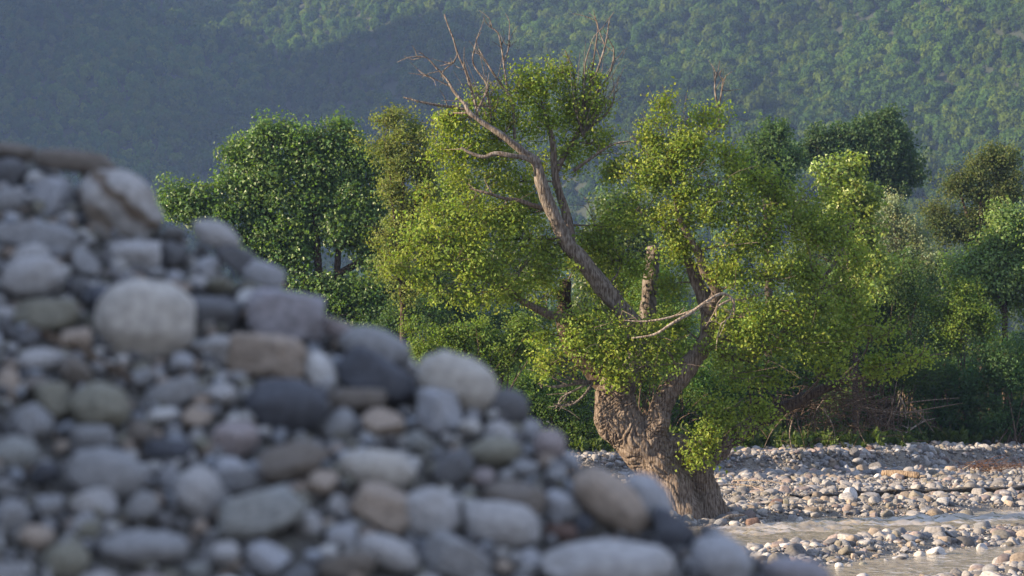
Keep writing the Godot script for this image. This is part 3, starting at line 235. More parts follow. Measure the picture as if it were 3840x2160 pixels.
const BACK_TREE_C := [[Vector3(10.89, 7.69, -72), 0.84, 0.75], [Vector3(10.14, 8.44, -72), 0.75, 0.66], [Vector3(11.82, 6.94, -72), 0.94, 0.75], [Vector3(10.69, 6.56, -72), 0.94, 0.75], [Vector3(13.13, 5.81, -72), 0.94, 0.75], [Vector3(14.63, 6.56, -72), 0.84, 0.66], [Vector3(12, 5.62, -72), 0.94, 0.75], [Vector3(14.06, 5.43, -72), 0.94, 0.75], [Vector3(10.68, 5.24, -72), 0.94, 0.75], [Vector3(15.38, 6, -72), 0.84, 0.66], [Vector3(12.74, 4.68, -72), 0.94, 0.66], [Vector3(14.8, 4.68, -72), 0.94, 0.66]]
const MID_BUSH_CLUMPS := [[Vector3(10.09, 5.06, -57), 0.74, 0.59], [Vector3(10.84, 5.58, -57), 0.59, 0.52], [Vector3(9.49, 4.31, -57), 0.74, 0.59], [Vector3(10.46, 4.24, -57), 0.74, 0.59], [Vector3(11.28, 4.61, -57), 0.59, 0.59], [Vector3(9.93, 3.42, -57), 0.74, 0.59], [Vector3(10.82, 3.35, -57), 0.74, 0.59], [Vector3(9.33, 2.83, -57), 0.67, 0.52], [Vector3(10.37, 2.54, -57), 0.74, 0.44], [Vector3(11.33, 2.68, -57), 0.59, 0.44], [Vector3(8.98, 5.2, -57), 0.59, 0.52]]
const GAP_BUSH_CLUMPS := [[Vector3(-3.38, 5.16, -59), 0.61, 0.54], [Vector3(-2.61, 5.62, -59), 0.61, 0.54], [Vector3(-2.76, 4.77, -59), 0.61, 0.54], [Vector3(-3.99, 4.39, -59), 0.61, 0.54], [Vector3(-3.22, 4.23, -59), 0.69, 0.46], [Vector3(-2.15, 4.7, -59), 0.54, 0.46], [Vector3(-4.53, 4.39, -59), 0.61, 0.46], [Vector3(-5.07, 4.23, -59), 0.69, 0.46], [Vector3(-2.46, 6.31, -59), 0.54, 0.46], [Vector3(-1.84, 4.23, -59), 0.61, 0.46], [Vector3(-1.07, 4.39, -59), 0.61, 0.38], [Vector3(-0.31, 4.23, -59), 0.61, 0.38], [Vector3(0.54, 4.31, -59), 0.61, 0.46]]

const STONE_COLOURS := {  # real-world base colours, linear
	"pale": Color(0.40, 0.39, 0.38), "white": Color(0.56, 0.55, 0.53), "cream": Color(0.46, 0.43, 0.38), "grey": Color(0.27, 0.27, 0.27), "blue": Color(0.36, 0.365, 0.38),
	"dark": Color(0.13, 0.13, 0.135), "slate": Color(0.085, 0.09, 0.105), "tan": Color(0.36, 0.295, 0.235), "olive": Color(0.235, 0.225, 0.175), "green": Color(0.275, 0.28, 0.265),
	"lavender": Color(0.29, 0.275, 0.29), "pink": Color(0.32, 0.275, 0.265), "umber": Color(0.185, 0.16, 0.135), "rust": Color(0.15, 0.098, 0.080), "orange": Color(0.34, 0.17, 0.055), "striped": Color(1, 1, 1)}
const COLOUR_WORDS := {"pale": "pale grey", "white": "whitish", "grey": "mid grey", "blue": "blue-grey", "dark": "dark grey", "slate": "slate", "tan": "tan", "olive": "olive", "green": "greenish", "cream": "cream", "pink": "pinkish", "umber": "brown"}
const SHAPE_WORDS := {"round": "rounded", "flat": "flat", "box": "blocky", "sharp": "angular"}

var rng := RandomNumberGenerator.new()
var soft := FastNoiseLite.new()
var rough_noise := FastNoiseLite.new()
var mats := {}
var used := {}
var stones := {}
var ico_cache := {}


# ---------------------------------------------------------------- helpers
class Acc:
	var v := PackedVector3Array()
	var n := PackedVector3Array()
	var c := PackedColorArray()
	var i := PackedInt32Array()

	func smooth() -> void:
		n.resize(v.size())
		n.fill(Vector3.ZERO)
		for t in range(0, i.size(), 3):
			var a := i[t]
			var b := i[t + 1]
			var d := i[t + 2]
			var f := (v[d] - v[a]).cross(v[b] - v[a])
			n[a] += f
			n[b] += f
			n[d] += f
		for k in n.size():
			n[k] = n[k].normalized() if n[k].length_squared() > 1e-20 else Vector3.UP

	func mesh(m: Material) -> ArrayMesh:
		if n.size() != v.size():
			smooth()
		var a := []
		a.resize(Mesh.ARRAY_MAX)
		a[Mesh.ARRAY_VERTEX] = v
		a[Mesh.ARRAY_NORMAL] = n
		if c.size() == v.size():
			a[Mesh.ARRAY_COLOR] = c
		a[Mesh.ARRAY_INDEX] = i
		var out := ArrayMesh.new()
		out.add_surface_from_arrays(Mesh.PRIMITIVE_TRIANGLES, a)
		out.surface_set_material(0, m)
		return out


func lin(c: Color) -> Color:
	return c.linear_to_srgb()


func numbered(called: String) -> String:
	used[called] = used.get(called, -1) + 1
	return called if used[called] == 0 else "%s_%03d" % [called, used[called]]


func tag(o: Node, label := "", category := "", group := "", kind := "") -> void:
	if label: o.set_meta("label", label)
	if category: o.set_meta("category", category)
	if group: o.set_meta("group", group)
	if kind: o.set_meta("kind", kind)


func put(called: String, m: Mesh, parent: Node = self) -> MeshInstance3D:
	var o := MeshInstance3D.new()
	o.name = numbered(called) if parent == self else called
	o.mesh = m
	parent.add_child(o, true)
	return o


func base(called: String, at: Vector3, label: String, category: String, group := "") -> Node3D:
	var o := Node3D.new()
	o.name = numbered(called)
	o.position = at
	add_child(o)
	tag(o, label, category, group)
	return o


func many(called: String, m: Mesh, where: Array, tints: PackedColorArray, parent: Node = self) -> MultiMeshInstance3D:
	var mm := MultiMesh.new()
	mm.transform_format = MultiMesh.TRANSFORM_3D
	mm.use_colors = true
	mm.mesh = m
	mm.instance_count = where.size()
	for k in where.size():
		mm.set_instance_transform(k, where[k])
		mm.set_instance_color(k, tints[k])
	var o := MultiMeshInstance3D.new()
	o.name = numbered(called) if parent == self else called
	o.multimesh = mm
	parent.add_child(o, true)
	o.set_meta("kind", "stuff")
	return o


func along(line: Array, x: float) -> float:
	for k in line.size() - 1:
		if x <= line[k + 1].x:
			return lerpf(line[k].y, line[k + 1].y, clampf((x - line[k].x) / (line[k + 1].x - line[k].x), 0, 1))
	return line[-1].y


# ---------------------------------------------------------------- materials
func noise_texture(seed_: int, freq: float, octaves: int, ramp: Array, size := 512, type := FastNoiseLite.TYPE_SIMPLEX_SMOOTH, as_normal := false) -> NoiseTexture2D:
	var n := FastNoiseLite.new()
	n.seed = seed_
	n.frequency = freq
	n.noise_type = type
	n.fractal_octaves = octaves
	var t := NoiseTexture2D.new()
	t.width = size
	t.height = size
	t.seamless = true
	t.noise = n
	if ramp:
		var g := Gradient.new()
		g.offsets = PackedFloat32Array(ramp.map(func(p): return p[0]))
		g.colors = PackedColorArray(ramp.map(func(p): return p[1]))
		t.color_ramp = g
	return t


func grey(v: float) -> Color:
	return Color(v, v, v)


func make_materials() -> void:
	var mottle := noise_texture(3, 0.012, 5, [[0.0, grey(0.62)], [0.4, grey(0.84)], [0.62, grey(0.95)], [1.0, grey(1.0)]])
	var bumps := noise_texture(9, 0.03, 5, [])
	for k in STONE_COLOURS:
		var m := StandardMaterial3D.new()
		m.albedo_color = lin(STONE_COLOURS[k])
		m.albedo_texture = mottle
		m.uv1_triplanar = true
		m.uv1_scale = Vector3.ONE * 0.45
		m.roughness = 0.72
		m.metallic_specular = 0.4
		m.heightmap_enabled = true
		m.heightmap_texture = bumps
		m.heightmap_scale = 0.1
		m.vertex_color_use_as_albedo = k == "striped"
		mats[k] = m
	var g := StandardMaterial3D.new()   # gravel copies, tinted one by one
	g.albedo_texture = mottle
	g.uv1_triplanar = true
	g.uv1_scale = Vector3.ONE * 0.4
	g.roughness = 0.8
	g.metallic_specular = 0.35
	g.vertex_color_use_as_albedo = true
	mats.gravel = g
	var ground := StandardMaterial3D.new()
	ground.albedo_color = lin(Color(0.24, 0.225, 0.205))
	ground.albedo_texture = noise_texture(21, 0.05, 5, [[0.0, grey(0.45)], [0.45, grey(0.75)], [0.6, Color(0.95, 0.92, 0.86)], [1.0, grey(1.0)]], 1024)
	ground.uv1_triplanar = true
	ground.uv1_world_triplanar = true
	ground.uv1_scale = Vector3.ONE * 0.55
	ground.roughness = 0.95
	ground.heightmap_enabled = true
	ground.heightmap_texture = noise_texture(22, 0.06, 4, [], 1024)
	ground.heightmap_scale = 3.0
	mats.ground = ground
	var grit: StandardMaterial3D = ground.duplicate()
	grit.albedo_color = lin(Color(0.145, 0.142, 0.138))
	grit.uv1_scale = Vector3.ONE * 1.6
	grit.heightmap_scale = 0.6
	mats.grit = grit
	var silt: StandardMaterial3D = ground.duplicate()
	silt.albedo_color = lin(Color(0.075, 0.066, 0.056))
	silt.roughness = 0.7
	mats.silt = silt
	var hill := StandardMaterial3D.new()
	hill.albedo_color = lin(Color(0.022, 0.030, 0.013))
	hill.roughness = 1.0
	mats.hill = hill
	var water := StandardMaterial3D.new()
	water.albedo_color = lin(Color(0.35, 0.31, 0.25))
	water.albedo_texture = noise_texture(31, 0.01, 4, [[0.0, grey(0.86)], [1.0, grey(1.0)]])
	water.uv1_triplanar = true
	water.uv1_scale = Vector3.ONE * 0.2
	water.roughness = 0.16
	water.metallic_specular = 0.5
	water.heightmap_enabled = true
	water.heightmap_texture = noise_texture(32, 0.03, 4, [], 512)
	water.heightmap_scale = 2.2
	mats.water = water
	var ramp := [[0.0, Color(0.42, 0.38, 0.34)], [0.42, Color(0.70, 0.66, 0.62)], [0.6, Color(0.92, 0.90, 0.87)], [1.0, Color(1, 1, 1)]]
	var bark_tex := noise_texture(41, 0.02, 5, ramp)
	var bark_bump := noise_texture(42, 0.025, 4, [])
	for k in {"bark": Color(0.21, 0.182, 0.158), "dark_bark": Color(0.085, 0.068, 0.055), "dead_wood": Color(0.36, 0.325, 0.285), "grey_bark": Color(0.22, 0.205, 0.19), "twig": Color(0.15, 0.12, 0.095), "log": Color(0.36, 0.29, 0.215), "brush": Color(0.20, 0.115, 0.07)}.keys():
		var c: Color = {"bark": Color(0.21, 0.182, 0.158), "dark_bark": Color(0.085, 0.068, 0.055), "dead_wood": Color(0.36, 0.325, 0.285), "grey_bark": Color(0.22, 0.205, 0.19), "twig": Color(0.15, 0.12, 0.095), "log": Color(0.36, 0.29, 0.215), "brush": Color(0.20, 0.115, 0.07)}[k]
		var m := StandardMaterial3D.new()
		m.albedo_color = lin(c)
		m.albedo_texture = bark_tex
		m.uv1_triplanar = true
		m.uv1_scale = Vector3(2.2, 0.55, 2.2)
		m.roughness = 0.9
		m.metallic_specular = 0.25
		m.heightmap_enabled = true
		m.heightmap_texture = bark_bump
		m.heightmap_scale = 2.0
		mats[k] = m
	for k in ["leaf", "glossy_leaf", "far_leaf"]:
		var m := StandardMaterial3D.new()
		m.vertex_color_use_as_albedo = true
		m.cull_mode = BaseMaterial3D.CULL_DISABLED
		m.roughness = 0.42 if k == "glossy_leaf" else 0.55 if k == "leaf" else 0.95
		m.metallic_specular = 0.5 if k == "glossy_leaf" else 0.35 if k == "leaf" else 0.1
		m.backlight_enabled = true
		m.backlight = Color(0.97, 1.0, 0.62)
		mats[k] = m


# ---------------------------------------------------------------- shapes
func ico(level: int) -> Array:
	if ico_cache.has(level):
		return ico_cache[level]
	var t := (1.0 + sqrt(5.0)) / 2.0
	var v: Array = [Vector3(-1, t, 0), Vector3(1, t, 0), Vector3(-1, -t, 0), Vector3(1, -t, 0), Vector3(0, -1, t), Vector3(0, 1, t), Vector3(0, -1, -t), Vector3(0, 1, -t), Vector3(t, 0, -1), Vector3(t, 0, 1), Vector3(-t, 0, -1), Vector3(-t, 0, 1)]
	for k in v.size():
		v[k] = v[k].normalized()
	var f: Array = [0, 11, 5, 0, 5, 1, 0, 1, 7, 0, 7, 10, 0, 10, 11, 1, 5, 9, 5, 11, 4, 11, 10, 2, 10, 7, 6, 7, 1, 8, 3, 9, 4, 3, 4, 2, 3, 2, 6, 3, 6, 8, 3, 8, 9, 4, 9, 5, 2, 4, 11, 6, 2, 10, 8, 6, 7, 9, 8, 1]
	for l in level:
		var mid := {}
		var g: Array = []
		for k in range(0, f.size(), 3):
			var e := []
			for p in [[f[k], f[k + 1]], [f[k + 1], f[k + 2]], [f[k + 2], f[k]]]:
				var key := mini(p[0], p[1]) * 100000 + maxi(p[0], p[1])
				if not mid.has(key):
					mid[key] = v.size()
					v.append(((v[p[0]] + v[p[1]]) as Vector3).normalized())
				e.append(mid[key])
			g.append_array([f[k], e[0], e[2], f[k + 1], e[1], e[0], f[k + 2], e[2], e[1], e[0], e[1], e[2]])
		f = g
	var idx := PackedInt32Array()
	for k in range(0, f.size(), 3):   # clockwise seen from outside
		idx.append_array(PackedInt32Array([f[k], f[k + 2], f[k + 1]]))
	ico_cache[level] = [PackedVector3Array(v), idx]
	return ico_cache[level]


func stone_acc(seed_: int, shape: String, level: int) -> Acc:
	var r := RandomNumberGenerator.new()
	r.seed = seed_ * 7919 + 13
	var cuts := []
	var rand_dir := func() -> Vector3: return Vector3(r.randfn(), r.randfn(), r.randfn()).normalized()
	var give := 0.8
	match shape:
		"round":
			give = 0.74
			for k in 7: cuts.append([rand_dir.call(), r.randf_range(0.62, 0.93)])
		"smooth":
			give = 0.5
			for k in 5: cuts.append([rand_dir.call(), r.randf_range(0.76, 0.96)])
		"flat":
			give = 0.8
			for s in [-1.0, 1.0]: cuts.append([(Vector3(r.randfn() * 0.08, s, r.randfn() * 0.08)).normalized(), r.randf_range(0.5, 0.62)])
			for k in 4: cuts.append([rand_dir.call(), r.randf_range(0.72, 0.92)])
		"box":
			give = 0.84
			for a in [Vector3.RIGHT, Vector3.UP, Vector3.BACK]:
				for s in [-1.0, 1.0]: cuts.append([(a * s + Vector3(r.randfn(), r.randfn(), r.randfn()) * 0.16).normalized(), r.randf_range(0.6, 0.74)])
			for k in 2: cuts.append([rand_dir.call(), r.randf_range(0.75, 0.9)])
		_:
			give = 0.92
			for k in 8: cuts.append([rand_dir.call(), r.randf_range(0.5, 0.8)])
	var src: Array = ico(level)
	var a := Acc.new()
	a.i = src[1]
	var lo := Vector3.ONE * 9
	var hi := -lo
	var off := Vector3(seed_ * 3.1, seed_ * 1.7, 0)
	for p0 in src[0]:
		var p: Vector3 = p0
		for c in cuts:
			var d: float = p.dot(c[0]) - c[1]
			if d > 0: p -= c[0] * d * give
		p *= 1.0 + 0.07 * soft.get_noise_3dv(p0 * 1.4 + off) + 0.025 * soft.get_noise_3dv(p0 * 5.0 + off)
		lo = lo.min(p)
		hi = hi.max(p)
		a.v.append(p)
	var mid := (lo + hi) / 2
	var half := (hi - lo) / 2
	for k in a.v.size():
		a.v[k] = (a.v[k] - mid) / half
	return a


func stone_mesh(seed_: int, shape: String, level: int, m: Material) -> Mesh:
	return stone_acc(seed_, shape, level).mesh(m)


func smooth_path(pts: Array, radii: Array, step: float) -> Array:
	var p := []
	var r := []
	for k in pts.size() - 1:
		var a: Vector3 = pts[maxi(k - 1, 0)]
		var b: Vector3 = pts[k]
		var c: Vector3 = pts[k + 1]
		var d: Vector3 = pts[mini(k + 2, pts.size() - 1)]
		var n := maxi(2, int(ceil(b.distance_to(c) / step)))
		for j in n:
			var t := float(j) / n
			p.append(b.cubic_interpolate(c, a, d, t))
			r.append(lerpf(radii[k], radii[k + 1], t))
	p.append(pts[-1])
	r.append(radii[-1])
	return [p, r]


func tube(a: Acc, pts: Array, radii: Array, sides: int, step := 0.12, lumps := 0.1, origin := Vector3.ZERO) -> void:
	var s := smooth_path(pts, radii, step)
	var p: Array = s[0]
	var r: Array = s[1]
	var first := a.v.size()
	var t0: Vector3 = (p[1] - p[0]).normalized()
	var u: Vector3 = t0.cross(Vector3.RIGHT if absf(t0.x) < 0.8 else Vector3.UP).normalized()
	for k in p.size():
		var t: Vector3 = (p[mini(k + 1, p.size() - 1)] - p[maxi(k - 1, 0)]).normalized()
		u = (u - t * u.dot(t)).normalized()
		var w := t.cross(u)
		for j in sides:
			var ang := TAU * j / sides
			var out: Vector3 = u * cos(ang) + w * sin(ang)
			var q: Vector3 = p[k] + out * r[k]
			var f := 1.0 + lumps * (soft.get_noise_3dv(q * 3.0 + out) + 0.6 * rough_noise.get_noise_3dv(Vector3(out.x * 2.4, k * 0.16, out.z * 2.4 + first)))
			a.v.append(p[k] + out * r[k] * f - origin)
	for k in p.size() - 1:
		for j in sides:
			var b0 := first + k * sides + j
			var b1 := first + k * sides + (j + 1) % sides
			a.i.append_array(PackedInt32Array([b0, b0 + sides, b1, b1, b0 + sides, b1 + sides]))
	for e in [0, p.size() - 1]:
		var tip := a.v.size()
		a.v.append(p[e] - origin + (p[e] - p[1 if e == 0 else e - 1]).normalized() * r[e] * 0.35)
		for j in sides:
			var b0: int = first + e * sides + j
			var b1: int = first + e * sides + (j + 1) % sides
			a.i.append_array(PackedInt32Array([tip, b0, b1] if e == 0 else [tip, b1, b0]))


# a twig with pointed leaves on it, 1 m long, growing up +y
func spray(seed_: int, n_leaves: int, leaf: float, spread: float, droop: float) -> Acc:
	var r := RandomNumberGenerator.new()
	r.seed = seed_
	var a := Acc.new()
	var add := func(p: Vector3, nn: Vector3, c: Color) -> int:
		a.v.append(p)
		a.n.append(nn)
		a.c.append(c)
		return a.v.size() - 1
	for k in 3:   # the twig
		var d := Vector3(r.randfn() * 0.25, 1, r.randfn() * 0.25).normalized() * (1.0 if k == 0 else 0.7)
		var from := Vector3.ZERO if k == 0 else Vector3(0, 0.25 * k, 0)
		var brown := Color(0.9, 0.62, 1.6)
		for s in 3:
			var x := Vector3(cos(TAU * s / 3), 0, sin(TAU * s / 3)) * 0.009
			var y := Vector3(cos(TAU * (s + 1) / 3), 0, sin(TAU * (s + 1) / 3)) * 0.009
			var nn := (x + y).normalized()
			a.i.append_array(PackedInt32Array([add.call(from + x, nn, brown), add.call(from + d, nn, brown), add.call(from + y, nn, brown)]))
	for k in n_leaves:
		var at := Vector3(r.randfn() * spread, r.randf_range(0.05, 1.1), r.randfn() * spread)
		var d := Vector3(r.randfn(), r.randfn() * 0.7 - droop, r.randfn()).normalized()
		var side := d.cross(Vector3(r.randfn(), r.randfn(), r.randfn())).normalized()
		var up := side.cross(d)
		var l := leaf * r.randf_range(0.7, 1.25)
		var w := l * r.randf_range(0.34, 0.44)
		var bow := up * w * r.randf_range(0.1, 0.45)
		var tone := r.randf_range(0.78, 1.2)
		var c := Color(tone * r.randf_range(0.9, 1.12), tone, tone)
		var root := at
		var tip := at + d * l - up * l * 0.12
		var m0 := at + d * l * 0.42 + side * w + bow
		var m1 := at + d * l * 0.42 - side * w + bow
		for tri in [[root, m0, tip], [root, tip, m1]]:
			var nn: Vector3 = (tri[2] - tri[0]).cross(tri[1] - tri[0]).normalized()
			a.i.append_array(PackedInt32Array([add.call(tri[0], nn, c), add.call(tri[1], nn, c), add.call(tri[2], nn, c)]))
	return a


func far_crown(seed_: int, faces: int, size: float) -> Acc:
	var r := RandomNumberGenerator.new()
	r.seed = seed_
	var a := Acc.new()
	var lobes := []
	for k in 6:
		var ang := r.randf() * TAU
		lobes.append([Vector3(cos(ang) * r.randf_range(0.1, 0.55), r.randf_range(0.35, 1.05), sin(ang) * r.randf_range(0.1, 0.55)), r.randf_range(0.35, 0.6)])
	for k in faces:
		var lobe: Array = lobes[k % lobes.size()]
		var out := Vector3(r.randfn(), r.randfn() + 0.35, r.randfn()).normalized()
		var at: Vector3 = lobe[0] + out * lobe[1] * r.randf_range(0.75, 1.05)
		var nn := (out + Vector3(r.randfn(), r.randfn(), r.randfn()) * 0.45).normalized()
		var x := nn.cross(Vector3(r.randfn(), r.randfn(), r.randfn())).normalized() * size * r.randf_range(0.6, 1.3)
		var y := nn.cross(x) * r.randf_range(0.5, 0.9)
		var tone := r.randf_range(0.75, 1.25)
		var first := a.v.size()
		for p in [at - x, at + y, at + x, at - y]:
			a.v.append(p)
			a.n.append(nn)
			a.c.append(Color(tone, tone, tone))
		a.i.append_array(PackedInt32Array([first, first + 1, first + 2, first, first + 2, first + 3]))
	return a


# ---------------------------------------------------------------- ground
func ground_height(x: float, z: float) -> float:
	var d := -z
	var far := along(EDGE_FAR, x)
	var bar_far := along(BAR_FAR, x)
	var bar_near := along(BAR_NEAR, x)
	var spit := along(SPIT_FAR, x)
	var ledge := along(LEDGE, x)
	var bank := along(BANK, x)
	var wob := soft.get_noise_2d(x * 0.5, d * 0.5) * 0.5
	var h: float
	if d > ledge:
		h = 0.07 + 0.13 * smoothstep(ledge, bank, d) + 0.46 * smoothstep(0.0, 0.5, d - bank + wob * 0.5) + 0.18 * smoothstep(1.4, 10.0, d - bank)
		h -= 0.2 * (1.0 - smoothstep(0.0, 0.08, d - ledge - 0.25 * soft.get_noise_1d(x * 1.7))) * smoothstep(5.5, 7.5, x)
	elif d > far:
		h = WATER - 0.03 + 0.17 * smoothstep(0.0, 1.6, d - far + wob)
		h -= 0.10 * smoothstep(ledge - 1.6, ledge, d) * smoothstep(5.5, 7.5, x)
	elif d > bar_far:
		var m := (far - bar_far) * 0.5
		h = WATER - 0.03 - 0.3 * smoothstep(0.0, 0.5, minf(far - d, d - bar_far) / m)
	elif d > bar_near:
		var m := maxf((bar_far - bar_near) * 0.5, 0.01)
		h = WATER - 0.03 + 0.14 * smoothstep(0.0, 1.0, minf(bar_far - d, d - bar_near) / m) * clampf(m, 0.3, 1.0)
	elif d > spit:
		var m := maxf((bar_near - spit) * 0.5, 0.01)
		h = WATER - 0.03 - 0.3 * smoothstep(0.0, 0.5, minf(bar_near - d, d - spit) / m)
	else:
		h = WATER - 0.03 + 0.16 * smoothstep(0.0, 1.5, spit - d) + 0.65 * smoothstep(4.0, 14.0, spit - d)
	return h + 0.035 * wob + 0.02 * soft.get_noise_2d(x * 3.0, d * 3.0)


func hill_height(x: float, z: float) -> float:
	var d := -z
	var right := 0.55 * (d + 0.844 * x - 485.0)
	var left := 0.6 * (d - 0.25 * x - 600.0)
	var h := maxf(right, left) + 4.0 * exp(-absf(right - left) / 12.0)
	var lift := smoothstep(-10.0, 60.0, h)
	h += lift * (20.0 * soft.get_noise_2d(x * 0.007 + d * 0.003, d * 0.002 + 7.0) + 3.0 * soft.get_noise_2d(x * 0.022, d * 0.018))
	h = 0.6 + minf(maxf(h, 0.0), 235.0 + 0.1 * h)
	# an unseen shoulder added on the left, shaped to cast shadow over the valley side
	var shoulder := minf(1.2 * (-x - 330.0), 303.0 + 25.0 * soft.get_noise_1d(d * 0.006)) * smoothstep(380.0, 520.0, d)
	return maxf(h, shoulder)


func heap_height(x: float, z: float) -> float:
	var xx := maxf(x, -2.6 + 0.2 * (x + 2.6))
	var f := FRONT.x * xx + FRONT.y * z + FRONT.z
	var b := BACK.x * xx + BACK.y * z + BACK.z
	var k := 0.06
	f += 0.72 * smoothstep(-1.3, -2.2, x) * smoothstep(-4.05, -3.1, z)  # unseen bulge added at left, sized to keep sun off the visible face
	var m := minf(f, b) - 0.25 * k * pow(maxf(k - absf(f - b), 0.0) / k, 2.0) + 0.01
	return m + 0.02 * soft.get_noise_2d(x * 4.0, z * 4.0)


func sheet(x0: float, x1: float, z0: float, z1: float, step: float, height: Callable, m: Material) -> ArrayMesh:
	var a := Acc.new()
	var nx := int((x1 - x0) / step) + 1
	var nz := int((z1 - z0) / step) + 1
	for kz in nz:
		for kx in nx:
			var x := x0 + kx * step
			var z := z0 + kz * step
			a.v.append(Vector3(x, height.call(x, z), z))
	for kz in nz - 1:
		for kx in nx - 1:
			var p := kz * nx + kx
			a.i.append_array(PackedInt32Array([p, p + 1, p + nx, p + 1, p + nx + 1, p + nx]))
	return a.mesh(m)


func wave_height(x: float, z: float) -> float:
	var far := along(EDGE_FAR, x)
	var near := along(BAR_FAR, x)
	var t := clampf((-z - near) / maxf(far - near, 0.1), 0.0, 1.0)
	var rapid := smoothstep(0.25, 0.75, t) * (1.0 - smoothstep(0.9, 1.0, t))
	var q := Vector2(x * 0.9 + z * 0.3, z * 2.4)
	var ridge := 1.0 - absf(soft.get_noise_2d(q.x * 0.75, q.y * 0.75)) * 2.0
	return WATER + rapid * (0.075 * ridge - 0.03) + (0.25 + rapid) * 0.03 * soft.get_noise_2d(x * 3.2, z * 5.0) + 0.006 * soft.get_noise_2d(x * 9.0, z * 13.0)


# ---------------------------------------------------------------- trees
func leaf_mass(parent: Node3D, called: String, clumps: Array, density: float, m: Mesh, size: float, colour: Color, droop := 0.0, deep := 0.9) -> void:
	var where := []
	var tints := PackedColorArray()
	var holes := 9.0 + rng.randf() * 50.0
	for c in clumps:
		var area: float = PI * c[1] * c[2]
		var rz: float = (c[1] + c[2]) * 0.5 * deep
		var size_of := Vector3(c[1], c[2], rz)
		var per := int(area * density / 7.0)
		for j in 7:   # each clump is a handful of smaller bunches
			var lean := Vector3(rng.randfn(), rng.randfn(), rng.randfn()).normalized()
			var mid: Vector3 = c[0] + lean * size_of * rng.randf_range(0.35, 0.85)
			var part := rng.randf_range(0.46, 0.78)
			var tone := rng.randf_range(0.84, 1.16)
			for k in per:
				var out := Vector3(rng.randfn(), rng.randfn(), rng.randfn()).normalized()
				var rad := pow(rng.randf(), 0.42) * rng.randf_range(0.75, 1.2) * (1.35 if rng.randf() < 0.14 else 1.0)
				var p: Vector3 = mid + out * size_of * part * rad
				if soft.get_noise_3dv(p * 2.3 + Vector3(holes, 0, 0)) < -0.3 or p.y < 0.25:
					continue
				var grow := (out * Vector3(1, 0.6, 1) + Vector3(rng.randfn() * 0.5, 0.45 - droop + rng.randfn() * 0.4, rng.randfn() * 0.5)).normalized()
				var side := grow.cross(Vector3(rng.randfn(), rng.randfn(), rng.randfn())).normalized()
				var s := size * rng.randf_range(0.7, 1.3)
				where.append(Transform3D(Basis(side, grow, side.cross(grow)) * s, p - grow * s * 0.5 - parent.position))
				var v := tone * rng.randf_range(0.8, 1.2)
				var warm := rng.randf_range(0.9, 1.14)
				tints.append(Color(colour.r * v * warm, colour.g * v, colour.b * v * (2.0 - warm)))
	many(called, m, where, tints, parent)


func nearest_on(limbs: Array, p: Vector3) -> Array:
	var best := [Vector3.ZERO, 0.03]
	var far := 1e9
	for l in limbs:
		var pts: Array = l[1][0]
		var rad: Array = l[1][1]
		for k in pts.size() - 1:
			for t in [0.0, 0.33, 0.66]:
				var q: Vector3 = pts[k].lerp(pts[k + 1], t)
				var d := q.distance_to(p) + maxf(0.0, q.y - p.y) * 0.9
				if d < far:
					far = d
					best = [q, lerpf(rad[k], rad[k + 1], t)]
	return best


# a branch from the nearest limb into each clump, with finer boughs spreading inside it
func branches(parent: Node3D, limbs: Array, clumps: Array, m: Material, boughs: int, thin := 1.0) -> void:
	for c in clumps:
		var from: Array = nearest_on(limbs, c[0])
		var a := Acc.new()
		var at: Vector3 = from[0]
		var to: Vector3 = c[0]
		var r0 := minf(from[1] * 0.55, 0.012 + 0.016 * at.distance_to(to)) * thin
		var mid := at.lerp(to, 0.5) + Vector3(rng.randfn(), 0.4 + rng.randfn() * 0.5, rng.randfn()) * at.distance_to(to) * 0.12
		tube(a, [at, mid, to], [r0, r0 * 0.75, r0 * 0.45], 6, 0.2, 0.12, parent.position)
		for k in boughs:
			var t := rng.randf_range(0.35, 1.0)
			var s: Vector3 = mid.lerp(to, t)
			var e: Vector3 = c[0] + Vector3(rng.randfn() * c[1], absf(rng.randfn()) * c[2] * 0.9 - c[2] * 0.2, rng.randfn() * c[1]) * 0.75
			var h := s.lerp(e, 0.5) + Vector3(rng.randfn(), rng.randfn() + 0.3, rng.randfn()) * 0.12 * s.distance_to(e)
			tube(a, [s, h, e], [r0 * 0.45, r0 * 0.3, 0.003], 4, 0.3, 0.0, parent.position)
		put("branch", a.mesh(m), parent)


func foot(clumps: Array) -> Vector3:
	var at := Vector3.ZERO
	for c in clumps:
		at += c[0] / clumps.size()
	return Vector3(at.x, ground_height(at.x, at.z) if at.z > -72 else 0.6, at.z)


func tree(called: String, label: String, at: Vector3, limbs: Array, clumps: Array, bark: Material, leaf: Mesh, size: float, colour: Color, density: float, group := "", boughs := 3, droop := 0.0) -> Node3D:
	var o := base(called, at, label, "tree", group)
	for l in limbs:
		var a := Acc.new()
		tube(a, l[1][0], l[1][1], 10, 0.2, 0.14, at)
		put(l[0], a.mesh(bark), o)
	branches(o, limbs, clumps, bark, boughs)
	leaf_mass(o, "crown", clumps, density, leaf, size, colour, droop)
	return o


